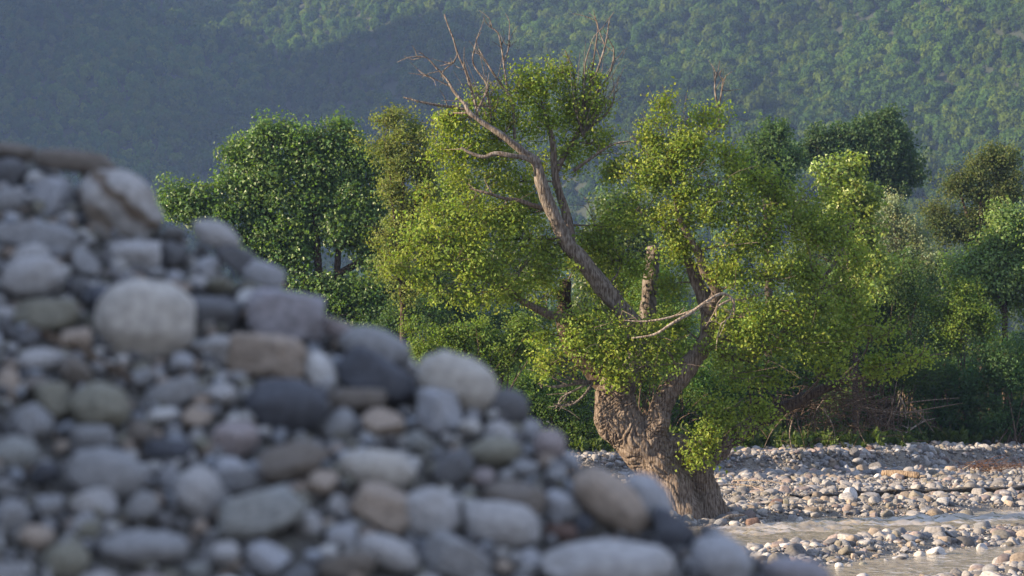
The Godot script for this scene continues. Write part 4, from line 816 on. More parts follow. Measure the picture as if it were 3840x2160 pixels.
# trunk and a few limbs grown towards the clumps of a crown
func grown_limbs(at: Vector3, clumps: Array, r0: float, lean := 0.0) -> Array:
	var mid := Vector3.ZERO
	var top := -1e9
	for c in clumps:
		mid += c[0] / clumps.size()
		top = maxf(top, c[0].y)
	var fork := Vector3(lerpf(at.x, mid.x, 0.5) + lean, lerpf(at.y, mid.y, 0.55), lerpf(at.z, mid.z, 0.5))
	var head := Vector3(mid.x, lerpf(mid.y, top, 0.6), mid.z)
	var out := [["trunk", [[at - Vector3(0, 0.15, 0), at.lerp(fork, 0.5) + Vector3(lean * 0.5, 0, 0), fork, head], [r0 * 1.2, r0, r0 * 0.8, r0 * 0.25]]]]
	var n := mini(4, clumps.size())
	for k in n:
		var c: Array = clumps[int((k + 0.5) * clumps.size() / n)]
		var s := fork.lerp(head, 0.2 * k)
		out.append(["limb", [[s, s.lerp(c[0], 0.5) + Vector3(0, 0.15, 0.1), c[0]], [r0 * 0.55, r0 * 0.38, r0 * 0.12]]])
	return out


func bush(called: String, label: String, clumps: Array, leaf: Mesh, size: float, colour: Color, density: float, group := "") -> Node3D:
	var at := Vector3.ZERO
	for c in clumps:
		at += c[0] / clumps.size()
	at.y = ground_height(at.x, at.z)
	var o := base(called, at, label, "bush", group)
	var a := Acc.new()
	for c in clumps:
		for k in 3:
			var foot := at + Vector3(rng.randfn(), 0, rng.randfn()) * 0.35
			var to: Vector3 = c[0] + Vector3(rng.randfn() * c[1], rng.randf() * c[2], rng.randfn() * c[1]) * 0.6
			tube(a, [foot - Vector3(0, 0.1, 0), foot.lerp(to, 0.5) + Vector3(0, 0.25, 0), to], [0.03, 0.02, 0.005], 5, 0.4, 0.1, at)
	put("stem", a.mesh(mats.twig), o).set_meta("kind", "stuff")
	leaf_mass(o, "foliage", clumps, density, leaf, size, colour, 0.0, 1.2)
	return o


# ---- the old trunk: round cones joined by a smooth minimum, meshed as surface nets, with furrowed bark
var bones := []

func trunk_field(p: Vector3) -> float:
	var d := 1e9
	for b in bones:
		var ab: Vector3 = b[1] - b[0]
		var t := clampf((p - b[0]).dot(ab) / ab.length_squared(), 0.0, 1.0)
		var e: float = p.distance_to(b[0] + ab * t) - lerpf(b[2], b[3], t)
		var h := maxf(0.14 - absf(d - e), 0.0) / 0.14
		d = minf(d, e) - h * h * 0.035
	return d


func trunk_axis(p: Vector3) -> Vector3:
	var s := Vector3.ZERO
	for b in bones:
		var ab: Vector3 = b[1] - b[0]
		var t := clampf((p - b[0]).dot(ab) / ab.length_squared(), 0.0, 1.0)
		var e: float = p.distance_to(b[0] + ab * t) / lerpf(b[2], b[3], t)
		s += ab.normalized() * (1.0 if ab.y > 0 else -1.0) * exp(-5.0 * e)
	return s.normalized()


func old_trunk(origin: Vector3) -> Acc:
	var lo := Vector3.ONE * 1e9
	var hi := -lo
	for l in TRUNK:
		for k in l[0].size() - 1:
			bones.append([l[0][k], l[0][k + 1], l[1][k], l[1][k + 1]])
		for k in l[0].size():
			lo = lo.min(l[0][k] - Vector3.ONE * (l[1][k] + 0.08))
			hi = hi.max(l[0][k] + Vector3.ONE * (l[1][k] + 0.08))
	var cell := 0.034
	var n := Vector3i(((hi - lo) / cell).ceil()) + Vector3i.ONE
	n = Vector3i((n.x / 4 + 1) * 4, (n.y / 4 + 1) * 4, (n.z / 4 + 1) * 4)
	var f := PackedFloat32Array()
	f.resize(n.x * n.y * n.z)
	f.fill(1.0)
	for bz in range(0, n.z, 4):
		for by in range(0, n.y, 4):
			for bx in range(0, n.x, 4):
				var mid := trunk_field(lo + Vector3(bx + 1.5, by + 1.5, bz + 1.5) * cell)
				var skip := absf(mid) > cell * 4.5
				for z in range(bz, bz + 4):
					for y in range(by, by + 4):
						for x in range(bx, bx + 4):
							f[(z * n.y + y) * n.x + x] = mid if skip else trunk_field(lo + Vector3(x, y, z) * cell)
	var a := Acc.new()
	var id := {}
	var sy := n.x
	var sz := n.x * n.y
	for z in n.z - 1:
		for y in n.y - 1:
			for x in n.x - 1:
				var o := z * sz + y * sy + x
				var inside := 0
				for q in [o, o + 1, o + sy, o + sy + 1, o + sz, o + sz + 1, o + sz + sy, o + sz + sy + 1]:
					if f[q] < 0: inside += 1
				if inside == 0 or inside == 8:
					continue
				var sum := Vector3.ZERO
				var count := 0
				for e in [[0, 1, 0], [sy, sy + 1, 2], [sz, sz + 1, 4], [sz + sy, sz + sy + 1, 6], [0, sy, 0], [1, sy + 1, 1], [sz, sz + sy, 4], [sz + 1, sz + sy + 1, 5], [0, sz, 0], [1, sz + 1, 1], [sy, sz + sy, 2], [sy + 1, sz + sy + 1, 3]]:
					var v0 := f[o + e[0]]
					var v1 := f[o + e[1]]
					if (v0 < 0) == (v1 < 0):
						continue
					var p := Vector3(e[2] & 1, (e[2] >> 1) & 1, (e[2] >> 2) & 1)
					var step: int = e[1] - e[0]
					p += (Vector3(1, 0, 0) if step == 1 else Vector3(0, 1, 0) if step == sy else Vector3(0, 0, 1)) * (v0 / (v0 - v1))
					sum += p
					count += 1
				id[o] = a.v.size()
				a.v.append(lo + (Vector3(x, y, z) + sum / count) * cell)
	for o in id:
		for ax in [[1, sy, sz], [sy, sz, 1], [sz, 1, sy]]:
			var v0 := f[o]
			var v1 := f[o + ax[0]]
			if (v0 < 0) == (v1 < 0):
				continue
			var q := [o, o - ax[1], o - ax[1] - ax[2], o - ax[2]]
			if not (id.has(q[1]) and id.has(q[2]) and id.has(q[3])):
				continue
			var w := [id[q[0]], id[q[1]], id[q[2]], id[q[3]]]
			if v0 < 0:
				a.i.append_array(PackedInt32Array([w[0], w[2], w[1], w[0], w[3], w[2]]))
			else:
				a.i.append_array(PackedInt32Array([w[0], w[1], w[2], w[0], w[2], w[3]]))
	# one finer level, then the bark's furrows pushed in along the normals
	var mid_of := {}
	var fine := PackedInt32Array()
	for t in range(0, a.i.size(), 3):
		var e := []
		for p in [[a.i[t], a.i[t + 1]], [a.i[t + 1], a.i[t + 2]], [a.i[t + 2], a.i[t]]]:
			var key := mini(p[0], p[1]) * 1000000 + maxi(p[0], p[1])
			if not mid_of.has(key):
				mid_of[key] = a.v.size()
				a.v.append((a.v[p[0]] + a.v[p[1]]) / 2)
			e.append(mid_of[key])
		fine.append_array(PackedInt32Array([a.i[t], e[0], e[2], a.i[t + 1], e[1], e[0], a.i[t + 2], e[2], e[1], e[0], e[1], e[2]]))
	a.i = fine
	a.smooth()
	for k in a.v.size():
		var p := a.v[k]
		var ax := trunk_axis(p)
		var own := p - origin
		var q := own - ax * own.dot(ax) * 0.9
		var warp := soft.get_noise_3dv(p * 1.3) * 0.10
		var ridge := absf(soft.get_noise_3dv((q + Vector3.ONE * warp) * 8.0))
		var fine_ridge := absf(soft.get_noise_3dv((q + Vector3.ONE * warp) * 13.0))
		var bark := smoothstep(0.0, 0.35, ridge) * 0.040 + smoothstep(0.0, 0.25, fine_ridge) * 0.016 - 0.04
		bark *= smoothstep(0.05, 0.9, p.y)* 0.75 + 0.25
		a.v[k] = p + a.n[k] * (bark + 0.035 * soft.get_noise_3dv(p * 2.2)) - origin
	a.n.clear()
	return a


# ---------------------------------------------------------------- scene
func _ready() -> void:
	rng.seed = 20240611
	soft.seed = 5
	soft.frequency = 1.0
	soft.noise_type = FastNoiseLite.TYPE_SIMPLEX_SMOOTH
	soft.fractal_type = FastNoiseLite.FRACTAL_NONE
	rough_noise.seed = 8
	rough_noise.frequency = 1.0
	rough_noise.fractal_octaves = 3

	# camera: about 85 mm, focused on the old tree, the heap thrown out of focus
	var cam := Camera3D.new()
	cam.name = "camera"
	cam.fov = 15.99
	cam.near = 0.1
	cam.far = 4000.0
	cam.position = Vector3(0, 2.2, 0)
	cam.rotation.x = 0.05007
	var lens := CameraAttributesPhysical.new()
	lens.frustum_focal_length = 85.0
	lens.exposure_aperture = 4.2
	lens.frustum_focus_distance = 36.5
	cam.attributes = lens
	add_child(cam)
	cam.fov = 15.99
	cam.current = true

	var env := Environment.new()
	env.background_mode = Environment.BG_SKY
	var sky := Sky.new()
	var air := ProceduralSkyMaterial.new()
	air.sky_top_color = Color(0.50, 0.55, 0.65)
	air.sky_horizon_color = Color(0.70, 0.72, 0.76)
	air.sky_curve = 0.12
	air.ground_bottom_color = Color(0.26, 0.26, 0.23)
	air.ground_horizon_color = Color(0.34, 0.36, 0.36)
	air.sun_angle_max = 20.0
	sky.sky_material = air
	env.sky = sky
	env.tonemap_mode = Environment.TONE_MAPPER_LINEAR
	env.tonemap_exposure = 3.3
	env.background_energy_multiplier = 1.0
	env.fog_enabled = true
	env.fog_density = 0.00023
	env.fog_light_color = Color(0.65, 0.78, 1.0)
	env.sdfgi_enabled = true
	env.ssao_enabled = true
	env.ssil_enabled = true
	var around := WorldEnvironment.new()
	around.name = "environment"
	around.environment = env
	add_child(around)

	var sun := DirectionalLight3D.new()
	sun.name = "sun"
	sun.light_energy = 1.6
	sun.light_color = Color(1.0, 0.90, 0.77)
	sun.light_angular_distance = 0.5
	sun.shadow_enabled = true
	var az := deg_to_rad(103.0)
	var el := deg_to_rad(17.0)
	var to_sun := Vector3(-sin(az) * cos(el), sin(el), -cos(az) * cos(el))
	sun.transform = Transform3D().looking_at(-to_sun, Vector3.UP)
	add_child(sun)

	make_materials()
	setting()
	forest()
	old_poplar()
	other_trees()
	river_things()
	gravel_heap()


func setting() -> void:
	var g := put("ground", sheet(-22, 28, -74, 6, 0.22, ground_height, mats.ground))
	tag(g, "", "", "", "structure")
	var h := put("hill", sheet(-660, 480, -1180, -62, 6.0, func(x: float, z: float) -> float: return hill_height(x, z) - 0.4 * smoothstep(100.0, 60.0, -z), mats.hill))
	tag(h, "", "", "", "structure")
	var w := put("river_water", sheet(-14, 24, -46, -12, 0.13, wave_height, mats.water))
	tag(w, "", "", "", "structure")
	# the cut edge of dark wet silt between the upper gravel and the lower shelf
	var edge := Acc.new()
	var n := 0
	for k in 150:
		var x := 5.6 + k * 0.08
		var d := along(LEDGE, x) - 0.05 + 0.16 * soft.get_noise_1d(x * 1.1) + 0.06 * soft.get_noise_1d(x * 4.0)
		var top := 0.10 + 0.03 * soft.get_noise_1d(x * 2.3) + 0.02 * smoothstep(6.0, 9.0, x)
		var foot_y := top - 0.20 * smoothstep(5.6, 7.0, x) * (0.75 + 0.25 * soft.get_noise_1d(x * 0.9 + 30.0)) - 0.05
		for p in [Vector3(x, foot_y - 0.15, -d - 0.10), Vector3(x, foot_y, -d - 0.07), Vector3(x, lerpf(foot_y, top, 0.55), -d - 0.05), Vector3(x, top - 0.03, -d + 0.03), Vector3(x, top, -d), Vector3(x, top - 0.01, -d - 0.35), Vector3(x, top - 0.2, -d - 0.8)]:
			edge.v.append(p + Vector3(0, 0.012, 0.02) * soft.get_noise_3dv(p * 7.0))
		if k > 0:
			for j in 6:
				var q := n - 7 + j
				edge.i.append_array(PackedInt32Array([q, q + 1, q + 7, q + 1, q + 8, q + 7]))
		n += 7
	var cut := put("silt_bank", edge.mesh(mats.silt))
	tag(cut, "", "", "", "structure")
	# cobbles too many to count, spread over the bars and banks
	var kinds := ["round", "sharp", "box", "sharp", "flat", "sharp"]
	var where := [[], [], [], [], [], []]
	var tints := [PackedColorArray(), PackedColorArray(), PackedColorArray(), PackedColorArray(), PackedColorArray(), PackedColorArray()]
	var tones := [Color(0.42, 0.405, 0.39), Color(0.34, 0.33, 0.325), Color(0.50, 0.48, 0.455), Color(0.37, 0.31, 0.25), Color(0.20, 0.195, 0.195), Color(0.30, 0.31, 0.33), Color(0.26, 0.24, 0.20), Color(0.34, 0.28, 0.26)]
	for k in 180000:
		var d := sqrt(rng.randf_range(21.0 * 21.0, 61.0 * 61.0))
		var x := d * rng.randf_range(-0.10, 0.32) if k % 6 else d * rng.randf_range(-0.36, -0.10)
		var r := 0.013 + 0.028 * pow(rng.randf(), 1.8) + 0.11 * pow(rng.randf(), 16.0)
		var bank := along(BANK, x)
		if k > 156000: d = bank + rng.randf_range(-0.3, 1.0)
		var y := ground_height(x, -d)
		var sorted := soft.get_noise_2d(x * 0.22 - d * 0.12, d * 0.55)
		r *= 0.85 + 0.45 * sorted
		if sorted < -0.5 and rng.randf() < 0.4: continue
		if d > bank - 0.1 and d < bank + 0.8: r *= 0.9
		if d > bank + 4.0 and rng.randf() < 0.5: continue
		if y + r < WATER - 0.005: continue
		if y < WATER - 0.02 and rng.randf() < 0.9: continue
		if y > -0.1 and d - along(LEDGE, x) < 0.06 and d - along(LEDGE, x) > -0.4 and x > 6.3: continue
		var v := rng.randi() % 6
		var b := Basis.from_euler(Vector3(rng.randfn() * 0.35, rng.randf() * TAU, rng.randfn() * 0.35))
		b = b * Basis.from_scale(Vector3(1.0, rng.randf_range(0.4, 0.8), rng.randf_range(0.6, 1.0)) * r * 1.25)
		where[v].append(Transform3D(b, Vector3(x, y + r * 0.22, -d)))
		var c: Color = tones[int(pow(rng.randf(), 1.4) * tones.size())]
		tints[v].append(c * rng.randf_range(0.5, 0.85))
	var bed := Node3D.new()
	bed.name = "gravel"
	add_child(bed)
	tag(bed, "loose pale cobbles covering the river bars and the bank", "gravel", "", "stuff")
	for v in 6:
		many("cobbles", stone_mesh(500 + v, kinds[v], 1 if v % 2 else 2, mats.gravel), where[v], tints[v], bed)


func forest() -> void:
	for v in 3:
		var where := []
		var tints := PackedColorArray()
		var greens := [Color(0.066, 0.120, 0.022), Color(0.094, 0.138, 0.022), Color(0.048, 0.098, 0.024)]
		var d := 110.0
		while d < 1080.0:
			var gap := 2.3 + d * 0.0010
			var x := -0.31 * d
			while x < 0.31 * d:
				var px := x + rng.randf_range(-0.5, 0.5) * gap * 3
				var pz := -(d + rng.randf_range(-0.5, 0.5) * gap)
				x += gap * 3
				var y := hill_height(px, pz)
				if y > 225.0 or (d < 300.0 and rng.randf() < 0.4): continue
				var s := (1.5 + 1.0 * rng.randf() + 1.6 * pow(rng.randf(), 5.0)) * (0.85 + d * 0.0003)
				var b := Basis(Vector3.UP, rng.randf() * TAU) * Basis.from_scale(Vector3(1, rng.randf_range(1.0, 1.5), 1) * s)
				where.append(Transform3D(b, Vector3(px, y - 0.1 * s, pz)))
				var patch := 1.0 + 0.35 * soft.get_noise_2d(px * 0.012, pz * 0.012)
				tints.append(greens[rng.randi() % 3] * patch * rng.randf_range(0.82, 1.2))
			d += gap
		var o := many("forest", far_crown(900 + v, 420, 0.15).mesh(mats.far_leaf), where, tints)
		tag(o, ["hazy deciduous wood covering the far hillside", "rounder crowns mixed into the far hillside wood", "darker crowns mixed into the far hillside wood"][v], "forest", "", "stuff")


func old_poplar() -> void:
	var at := Vector3(3.1, 0.0, -36.4)
	var o := base("old_poplar", at, "old leaning poplar with a thick forked trunk, bare top twigs and yellow-green leaves", "tree")
	put("trunk", old_trunk(at).mesh(mats.bark), o)
	for k in LIMBS.size():
		var l: Array = LIMBS[k]
		var a := Acc.new()
		tube(a, l[1][0], l[1][1], 16, 0.06, 0.2, at)
		var part := put("limb", a.mesh(mats.dark_bark if k == 4 or k == 11 else mats.grey_bark if k == 6 or k == 3 or k == 9 else mats.bark), o)
		if k == 6: part.set_meta("label", "long silvery half-dead limb leaning up to the left")
		if k == 3: part.set_meta("label", "broken-off upright grey stem without a top")
		if k == 4: part.set_meta("label", "dark mossy stub of a limb")
	for l in BARE:
		var a := Acc.new()
		tube(a, l[1][0], l[1][1].map(func(r): return r * 1.35 + 0.002 if l[0] == "bare_branch" else r), 6, 0.1, 0.1, at)
		var tips: Array = l[1][0]
		for k in 5 if l[0] == "bare_branch" else 3:   # side twigs
			var j := rng.randi_range(1, tips.size() - 2)
			var s: Vector3 = tips[j].lerp(tips[j + 1], rng.randf())
			var dir: Vector3 = (tips[j + 1] - tips[j]).normalized()
			var e := s + (dir + Vector3(rng.randfn(), rng.randfn() * 0.6 + 0.3, rng.randfn()) * 0.7).normalized() * rng.randf_range(0.15, 0.5)
			tube(a, [s, s.lerp(e, 0.5) + Vector3(rng.randfn(), rng.randfn(), rng.randfn()) * 0.03, e], [0.009, 0.007, 0.004], 4, 0.2, 0.0, at)
		put(l[0], a.mesh(mats.dead_wood if l[0] == "dead_branch" else mats.grey_bark), o)
	branches(o, LIMBS, MAIN_CLUMPS, mats.bark, 7, 0.85)
	# fine dead shoots standing out of the top
	var sh := Acc.new()
	for k in 34:
		var c := Vector3(1.27, 6.75, -36.6) if k < 22 else Vector3(-0.35, 6.8, -36.2)
		var e := c + Vector3(rng.randfn() * 0.34 + (0.1 if k < 22 else -0.25), rng.randf_range(0.7, 1.75), rng.randfn() * 0.25)
		tube(sh, [c, c.lerp(e, 0.5) + Vector3(rng.randfn(), 0, rng.randfn()) * 0.06, e], [0.010, 0.007, 0.003], 4, 0.3, 0.0, at)
	put("shoots", sh.mesh(mats.grey_bark), o).set_meta("kind", "stuff")
	leaf_mass(o, "crown", MAIN_CLUMPS, 98.0, spray(71, 20, 0.165, 0.2, 0.8).mesh(mats.leaf), 0.38, Color(0.228, 0.308, 0.055), 0.25, 0.8)


func other_trees() -> void:
	var poplar := spray(72, 18, 0.20, 0.22, 0.3).mesh(mats.glossy_leaf)
	var small := spray(73, 20, 0.15, 0.2, 0.0).mesh(mats.leaf)
	var needle := spray(74, 26, 0.16, 0.16, -0.3).mesh(mats.leaf)
	tree("poplar", "broad glossy green poplar behind the heap's crest", Vector3(-5.57, 0.5, -58), LEFT_TREE_LIMBS, LEFT_TREE_CLUMPS, mats.dark_bark, poplar, 0.46, Color(0.129, 0.223, 0.062), 144, "", 4)
	var at := foot(OLIVE_TREE_CLUMPS)
	tree("poplar", "slim olive-green poplar between the broad glossy one and the old leaning tree", at, grown_limbs(at, OLIVE_TREE_CLUMPS, 0.09), OLIVE_TREE_CLUMPS, mats.dark_bark, small, 0.42, Color(0.202, 0.253, 0.073), 163)
	at = foot(PINE_CLUMPS)
	tree("pine_tree", "dark flat-topped tree above the right-hand foliage, against the hill", at, grown_limbs(at, PINE_CLUMPS, 0.3), PINE_CLUMPS, mats.dark_bark, needle, 0.75, Color(0.073, 0.135, 0.054), 79)
	at = foot(DARK_TREE_CLUMPS)
	tree("dark_tree", "small dark-topped tree left of the flat-topped one", at, grown_limbs(at, DARK_TREE_CLUMPS, 0.2), DARK_TREE_CLUMPS, mats.dark_bark, needle, 0.7, Color(0.088, 0.16, 0.054), 93)
	at = foot(GREY_TREE_CLUMPS)
	tree("grey_willow", "grey-olive round-headed tree near the right edge", at, grown_limbs(at, GREY_TREE_CLUMPS, 0.17), GREY_TREE_CLUMPS, mats.dark_bark, small, 0.5, Color(0.115, 0.155, 0.055), 128)
	at = foot(SILVER_TREE_CLUMPS)
	tree("silver_poplar", "silvery pale-leaved sapling below the flat-topped tree", at, grown_limbs(at, SILVER_TREE_CLUMPS, 0.09), SILVER_TREE_CLUMPS, mats.grey_bark, small, 0.45, Color(0.245, 0.306, 0.193), 140)
	at = foot(EDGE_TREE_CLUMPS)
	tree("willow", "pale green leafy tree cut by the right edge", at, grown_limbs(at, EDGE_TREE_CLUMPS, 0.12), EDGE_TREE_CLUMPS, mats.dark_bark, poplar, 0.45, Color(0.194, 0.294, 0.082), 144)
	at = foot(YELLOW_TREE_CLUMPS)
	tree("poplar", "young yellow-green poplar rising just right of the old tree's crown", at, grown_limbs(at, YELLOW_TREE_CLUMPS, 0.08), YELLOW_TREE_CLUMPS, mats.dark_bark, poplar, 0.45, Color(0.238, 0.32, 0.064), 140)
	bush("bush", "bright lime-green bush low at the right, before the dark thicket", BRIGHT_BUSH_CLUMPS, small, 0.45, Color(0.159, 0.252, 0.045), 140)
	bush("bush", "bluish green bush under the silvery sapling", TEAL_BUSH_CLUMPS, small, 0.45, Color(0.092, 0.172, 0.074), 140)
	bush("bush", "bright green bush with upright shoots behind the heap's crest", SHOOT_BUSH_CLUMPS, small, 0.38, Color(0.159, 0.245, 0.045), 198)
	bush("bush", "low green bush between the heap and the old trunk", LOW_BUSH_CLUMPS, small, 0.4, Color(0.104, 0.184, 0.042), 175)
	bush("bush", "shaded green bush under the broad glossy poplar", BACK_BUSH_CLUMPS, small, 0.45, Color(0.079, 0.147, 0.052), 151)
	var dark := "dark thicket bushes behind the bank"
	bush("dark_bush", "dark green thicket bush behind the grey dead branch", DARK_BUSH_A, small, 0.48, Color(0.071, 0.143, 0.051), 144, dark)
	bush("dark_bush", "tall dark thicket bush at the right edge above the bank", DARK_BUSH_B, small, 0.48, Color(0.073, 0.149, 0.054), 144, dark)
	bush("dark_bush", "dark thicket bush right behind the hanging driftwood tangle", DARK_BUSH_C, small, 0.48, Color(0.079, 0.152, 0.051), 144, dark)
	bush("dark_bush", "low dark bush seen under the old tree's right-hand limb", DARK_BUSH_D, small, 0.48, Color(0.088, 0.177, 0.051), 144, dark)
	bush("dark_bush", "green bush seen through the fork of the old trunk", DARK_BUSH_E, small, 0.48, Color(0.097, 0.194, 0.045), 144, dark)
	bush("dark_bush", "tall green bush filling the middle of the old tree", DARK_BUSH_F, small, 0.48, Color(0.123, 0.219, 0.051), 144, dark)
	bush("dark_bush", "tall green bush behind the old tree's right-hand crown", DARK_BUSH_G, small, 0.48, Color(0.108, 0.194, 0.051), 144, dark)
	at = foot(BACK_TREE_A)
	tree("background_tree", "green tree seen through the middle of the old poplar", at, grown_limbs(at, BACK_TREE_A, 0.12), BACK_TREE_A, mats.dark_bark, poplar, 0.55, Color(0.121, 0.184, 0.052), 75.0)
	at = foot(BACK_TREE_B)
	tree("background_tree", "green tree behind the old poplar's left-hand crown", at, grown_limbs(at, BACK_TREE_B, 0.12), BACK_TREE_B, mats.dark_bark, poplar, 0.55, Color(0.131, 0.184, 0.052), 75.0)
	at = foot(BACK_TREE_C)
	tree("background_tree", "broad green tree behind the silvery sapling", at, grown_limbs(at, BACK_TREE_C, 0.15), BACK_TREE_C, mats.dark_bark, poplar, 0.55, Color(0.112, 0.174, 0.052), 75.0)
	bush("leafy_bush", "tall mid-green bush below the young yellow-green poplar", MID_BUSH_CLUMPS, small, 0.46, Color(0.086, 0.148, 0.042), 142, dark)
	bush("leafy_bush", "tall shaded bush between the broad poplar and the old tree", GAP_BUSH_CLUMPS, small, 0.46, Color(0.077, 0.138, 0.045), 142, dark)
	# the strip of thicket running on along the terrace behind the heap
	var leaves := []
	var shades := PackedColorArray()
	for k in 15000:
		var x := rng.randf_range(-19.0, -1.0)
		var d := 61.0 + rng.randfn() * 2.2
		var y := ground_height(x, -d) + 3.4 * pow(rng.randf(), 0.8) * (0.75 + 0.5 * soft.get_noise_2d(x * 0.35, d * 0.2)) * exp(-pow((d - 61.0) / 4.0, 2.0))
		var grow := Vector3(rng.randfn(), rng.randfn() + 0.5, rng.randfn()).normalized()
		var side := grow.cross(Vector3(rng.randfn(), rng.randfn(), rng.randfn())).normalized()
		leaves.append(Transform3D(Basis(side, grow, side.cross(grow)) * 0.5 * rng.randf_range(0.7, 1.3), Vector3(x, y, -d)))
		shades.append(Color(0.08, 0.135, 0.04) * rng.randf_range(0.7, 1.3))
	tag(many("undergrowth", small, leaves, shades), "green undergrowth along the terrace behind the heap", "undergrowth")
	# rough grass at the foot of the thicket
	var where := []
	var tints := PackedColorArray()
	for k in 4000:
		var x := rng.randf_range(-17.0, 19.0)
		var d := along(BANK, x) + 1.6 + 9.0 * pow(rng.randf(), 0.7)
		if rng.randf() > 0.15 + 0.12 * (d - along(BANK, x)): continue
		var s := rng.randf_range(0.12, 0.4)
		where.append(Transform3D(Basis(Vector3.UP, rng.randf() * TAU) * Basis.from_scale(Vector3(s, s, s)), Vector3(x, ground_height(x, -d), -d)))
		tints.append(Color(0.085, 0.125, 0.03) * rng.randf_range(0.7, 1.3))
	var g := many("grass", spray(75, 30, 0.5, 0.25, -1.6).mesh(mats.leaf), where, tints)
	tag(g, "rough green grass and weeds along the terrace edge", "grass")


func stick(called: String, label: String, category: String, pts: Array, radii: Array, m: Material, twigs := 0) -> Node3D:
	var at: Vector3 = pts[0]
	var a := Acc.new()
	tube(a, pts, radii, 12, 0.1, 0.10, at)
	for k in twigs:
		var j := rng.randi_range(0, pts.size() - 2)
		var s: Vector3 = pts[j].lerp(pts[j + 1], rng.randf())
		var e := s + Vector3(rng.randfn(), absf(rng.randfn()) * 0.7, rng.randfn()).normalized() * rng.randf_range(0.2, 0.6)
		tube(a, [s, s.lerp(e, 0.5) + Vector3(rng.randfn(), rng.randfn(), 0) * 0.04, e], [radii[j] * 0.5, radii[j] * 0.35, 0.003], 5, 0.2, 0.0, at)
	var o := put(called, a.mesh(m))
	o.position = at
	tag(o, label, category)
	return o


func river_things() -> void:
	var variant := 0
	for s in RIVER_ROCKS:
		variant += 1
		var o := put("river_rock", stone_mesh(300 + variant, s[4], 2, mats[s[3]]))
		var y := ground_height(s[0].x, s[0].z)
		o.position = Vector3(s[0].x, maxf(y, WATER - 0.04) + s[2] * 0.55, s[0].z)
		o.basis = Basis.from_euler(Vector3(rng.randfn() * 0.1, rng.randfn() * 0.3, rng.randfn() * 0.08)) * Basis.from_scale(Vector3(s[1], s[2] * 1.25, (s[1] + s[2]) * 0.5))
		tag(o, s[5], "rock", "rocks standing out on the river bars")
	var on := func(x: float, d: float, up := 0.0) -> Vector3: return Vector3(x, ground_height(x, -d) + up, -d)
	stick("driftwood_log", "short barkless tan log lying on the gravel below the bank", "log", [on.call(8.62, 47.9, 0.12), on.call(9.0, 47.75, 0.13), on.call(9.42, 47.6, 0.10)], [0.085, 0.09, 0.075], mats.log)
	stick("driftwood_stick", "long thin stick lying on the gravel right of the trunk", "stick", [on.call(4.25, 43.4, 0.06), on.call(4.7, 43.6, 0.10), on.call(5.2, 43.3, 0.08), on.call(5.45, 43.0, 0.03)], [0.016, 0.02, 0.016, 0.008], mats.dead_wood, 2)
	stick("driftwood_stick", "second thin stick lying further back near the bank's foot", "stick", [on.call(4.9, 45.6, 0.08), on.call(5.4, 45.2, 0.1), on.call(5.9, 45.0, 0.05)], [0.014, 0.016, 0.008], mats.dead_wood, 2)
	stick("driftwood_stick", "curved stick propped on the cobbles at the trunk's foot", "stick", [on.call(3.55, 35.6, 0.04), on.call(3.75, 35.7, 0.14), on.call(4.05, 35.9, 0.17)], [0.028, 0.03, 0.018], mats.dead_wood)
	stick("dead_branch", "grey forked dead branch lying on the terrace before the dark thicket", "branch", [on.call(10.3, 56.6, 0.06), on.call(10.8, 56.6, 0.3), on.call(11.3, 56.7, 0.62), on.call(11.7, 56.8, 0.75)], [0.03, 0.03, 0.022, 0.008], mats.dead_wood, 12)
	# tangles of twigs: one thing each
	var heap := base("brush_pile", on.call(11.8, 51.0), "small reddish-brown pile of dry brush on the gravel", "brush")
	var a := Acc.new()
	for k in 130:
		var s := Vector3(rng.randfn() * 0.32, absf(rng.randfn()) * 0.1, rng.randfn() * 0.2)
		var e := s + Vector3(rng.randfn() * 0.35 + 0.1, absf(rng.randfn()) * 0.12, rng.randfn() * 0.2)
		tube(a, [s, s.lerp(e, 0.5) + Vector3(0, 0.04, 0), e], [0.006, 0.005, 0.003], 4, 0.3, 0.0)
	put("twigs", a.mesh(mats.brush), heap).set_meta("kind", "stuff")
	a = Acc.new()
	tube(a, [Vector3(-0.75, 0.02, 0.1), Vector3(-0.5, 0.16, 0.1), Vector3(-0.3, 0.3, 0.05)], [0.018, 0.015, 0.006], 6)
	put("branch", a.mesh(mats.dead_wood), heap)
	var tangle := base("driftwood_tangle", Vector3(6.0, 1.9, -38.2), "brown tangle of flood debris hanging under the old tree's right-hand limb", "brushwood")
	a = Acc.new()
	for k in 420:
		var c := Vector3(rng.randfn() * 0.62, rng.randfn() * 0.26 - 0.05, rng.randfn() * 0.3)
		c.y -= 0.18 * c.x * c.x - 0.12
		var dir := Vector3(rng.randfn() + 0.5, rng.randfn() * 0.45 - 0.12, rng.randfn() * 0.6).normalized()
		var l := rng.randf_range(0.2, 0.65)
		tube(a, [c, c + dir * l * 0.5 + Vector3(0, 0.05, 0), c + dir * l], [0.008, 0.006, 0.003], 4, 0.4, 0.0)
	put("twigs", a.mesh(mats.twig), tangle).set_meta("kind", "stuff")
	for k in 16:
		a = Acc.new()
		var c := Vector3(rng.randf_range(-0.9, 1.6), rng.randf_range(-0.15, 0.2), rng.randfn() * 0.25)
		var e := c + Vector3(rng.randfn() * 0.25, -rng.randf_range(0.35, 0.75), rng.randfn() * 0.1) if k < 10 else c + Vector3(rng.randf_range(0.6, 1.3), rng.randf_range(-0.2, 0.4), 0.0)
		tube(a, [c, c.lerp(e, 0.5) + Vector3(rng.randfn(), 0, rng.randfn()) * 0.06, e], [0.016, 0.012, 0.004], 6, 0.1, 0.1)
		put("branch", a.mesh(mats.dead_wood if k % 3 == 0 else mats.bark), tangle)


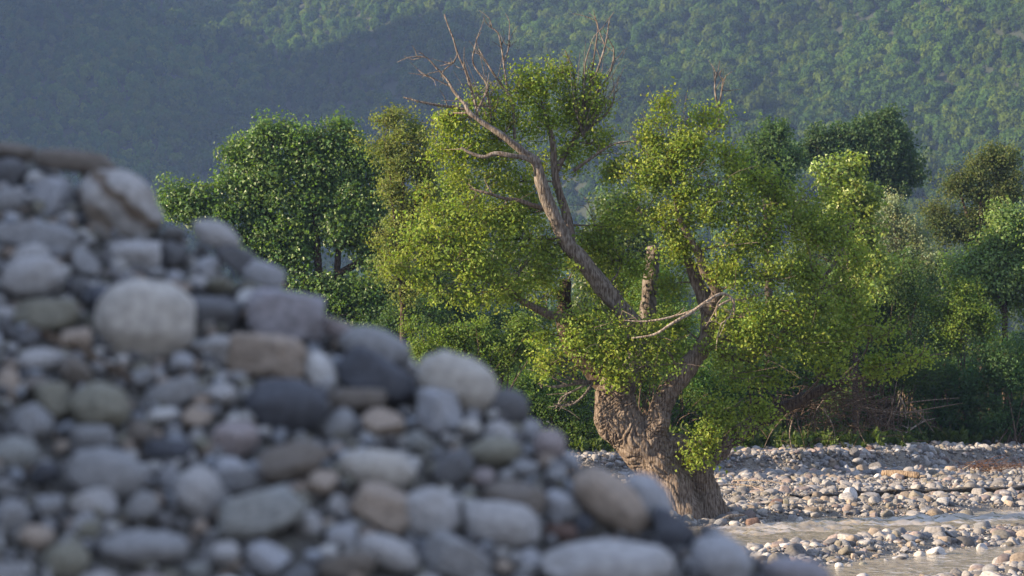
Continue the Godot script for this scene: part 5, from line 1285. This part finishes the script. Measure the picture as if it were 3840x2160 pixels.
# ---------------------------------------------------------------- the heap
func striped_stone(seed_: int) -> Mesh:
	var a := stone_acc(seed_, "round", 4)
	for p in a.v:   # bands of darker rock through the pebble
		var t: float = p.y + 0.12 * soft.get_noise_3dv(p * 1.5)
		var band := smoothstep(0.12, 0.2, t) * (1.0 - smoothstep(0.42, 0.5, t)) + 0.8 * smoothstep(-0.62, -0.52, t) * (1.0 - smoothstep(-0.3, -0.22, t))
		a.c.append(Color(0.40, 0.385, 0.365).lerp(Color(0.15, 0.115, 0.085), clampf(band, 0, 1)))
	return a.mesh(mats.striped)


func gravel_heap() -> void:
	var g := put("heap_ground", sheet(-5.0, 3.4, -8.0, -0.6, 0.05, func(x: float, z: float) -> float: return maxf(heap_height(x, z) - 0.012, -0.4), mats.grit))
	tag(g, "", "", "", "structure")
	var placed := []   # centre, reach, name for neighbours
	var anchors := []
	var taken := {}
	var n := 0
	for s in HEAP_STONES:
		n += 1
		var deep: float = (s[1] + s[2]) * 0.5 * (0.8 if s[5] == "flat" else 0.9)
		var o := put("heap_stone", striped_stone(7) if s[4] == "striped" else stone_mesh(n, s[5], 3, mats[s[4]]))
		var at: Vector3 = s[0]
		o.position = at
		o.basis = Basis(Vector3.BACK, deg_to_rad(s[3])) * Basis.from_euler(Vector3(rng.randfn() * 0.12, rng.randfn() * 0.2, 0)) * Basis.from_scale(Vector3(s[1], s[2], deep))
		tag(o, s[6], "stone", "stones of the heap")
		taken[s[6]] = true
		placed.append([at, s[1], s[2], deg_to_rad(s[3])])
		if s[7]:
			anchors.append([at, s[7]])
	# smaller stones between them
	var shapes := ["round", "flat", "box", "sharp", "sharp", "box"]
	var colours := ["pale", "grey", "blue", "pale", "dark", "olive", "tan", "grey", "umber", "white", "green", "slate", "blue", "pink"]
	var meshes := {}
	var filled := 0
	var tries := 0
	while filled < 222 and tries < 60000:
		tries += 1
		var z := rng.randf_range(-4.05, -2.75)
		var x := -z * rng.randf_range(-0.27, 0.20)
		if BACK.x * x + BACK.y * z + BACK.z < FRONT.x * x + FRONT.y * z + FRONT.z + 0.01: continue
		var y := heap_height(x, z)
		if absf(y - 2.2 - 0.0501 * -z) > 0.155 * -z: continue
		var big := maxf(0.0, 1.0 - filled / 190.0)
		var r := lerpf(0.009, 0.034, big * big) * rng.randf_range(0.8, 1.25)
		var at := Vector3(x, y, z) + Vector3(0.2, 0.84, 0.5) * r * 0.5
		var free := true
		for p in placed:
			var d: Vector3 = at - p[0]
			var u := Vector2(d.x, d.y).rotated(-p[3])
			if pow(u.x / (p[1] + r * 0.85), 2) + pow(u.y / (p[2] + r * 0.85), 2) < 1.0:
				free = false
				break
		if not free: continue
		var shape: String = shapes[rng.randi() % shapes.size()]
		var colour: String = colours[rng.randi() % colours.size()]
		var key := "%s%s%d" % [shape, colour, filled % 2]
		if not meshes.has(key):
			meshes[key] = stone_mesh(100 + meshes.size(), shape, 2, mats[colour])
		var o := put("heap_stone", meshes[key])
		o.position = at
		var ry := r * rng.randf_range(0.6, 0.85)
		o.basis = Basis.from_euler(Vector3(rng.randfn() * 0.3, rng.randf() * TAU, rng.randfn() * 0.4)) * Basis.from_scale(Vector3(r * 1.15, ry, r))
		placed.append([at, r, r, 0.0])
		filled += 1
		# which one: its look, and where it lies from the nearest stones that have a name
		anchors.sort_custom(func(p, q): return p[0].distance_squared_to(at) < q[0].distance_squared_to(at))
		var d: Vector3 = at - anchors[0][0]
		var rel := ("right of" if d.x > 0 else "left of") if absf(d.x) > absf(d.y) * 1.2 else ("above" if d.y > 0 else "below")
		var label := "%s %s %s stone %s the %s" % ["small" if r > 0.022 else "tiny", COLOUR_WORDS[colour], SHAPE_WORDS[shape], rel, anchors[0][1]]
		if taken.has(label): label += ", towards the " + anchors[1][1]
		if taken.has(label): label += ", farther out"
		taken[label] = true
		tag(o, label, "stone", "stones of the heap")
	# pebbles and grit in the gaps
	var tones := [Color(0.36, 0.355, 0.35), Color(0.25, 0.25, 0.255), Color(0.31, 0.33, 0.36), Color(0.17, 0.165, 0.165), Color(0.32, 0.26, 0.21), Color(0.22, 0.21, 0.17), Color(0.46, 0.45, 0.43), Color(0.12, 0.12, 0.125)]
	var bed := Node3D.new()
	bed.name = "pebbles"
	add_child(bed)
	tag(bed, "small pebbles and grit filling the gaps of the heap", "pebbles", "", "stuff")
	for v in 4:
		var where := []
		var tints := PackedColorArray()
		for k in 12000:
			var z := rng.randf_range(-5.4, -1.6)
			var x := rng.randf_range(-2.6, 1.6)
			var r := 0.003 + 0.011 * pow(rng.randf(), 2.2)
			var y := heap_height(x, z)
			var b := Basis.from_euler(Vector3(rng.randf() * TAU, rng.randf() * TAU, 0)) * Basis.from_scale(Vector3(r * 1.3, r * 0.8, r))
			where.append(Transform3D(b, Vector3(x, y + r * 0.2, z)))
			tints.append(tones[rng.randi() % tones.size()] * rng.randf_range(0.8, 1.15))
		# cobbles on the parts of the heap outside the picture
		for k in 350:
			var z := rng.randf_range(-6.0, -1.0)
			var x := rng.randf_range(-4.6, 2.6)
			if z > -4.3 and z < -2.7 and absf(x) < 0.28 * -z: continue
			if BACK.x * x + BACK.y * z + BACK.z < FRONT.x * x + FRONT.y * z + FRONT.z + 0.05 and x > -1.4 and z > -4.6: continue
			var r := rng.randf_range(0.02, 0.075)
			where.append(Transform3D(Basis.from_euler(Vector3(rng.randfn() * 0.4, rng.randf() * TAU, rng.randfn() * 0.4)) * Basis.from_scale(Vector3(r * 1.2, r * 0.75, r)), Vector3(x, heap_height(x, z), z)))
			tints.append(tones[rng.randi() % tones.size()] * rng.randf_range(0.8, 1.15))
		many("grit", stone_mesh(700 + v, shapes[v], 2, mats.gravel), where, tints, bed)
	stick("twig", "thin brown stick lying across the stones below the cream boulder", "stick", [STICK[0] + Vector3(0, 0.02, 0.02), STICK[1] + Vector3(0, 0.02, 0.02), STICK[2] + Vector3(0, 0.015, 0.02)], [0.007, 0.0065, 0.005], mats.twig)
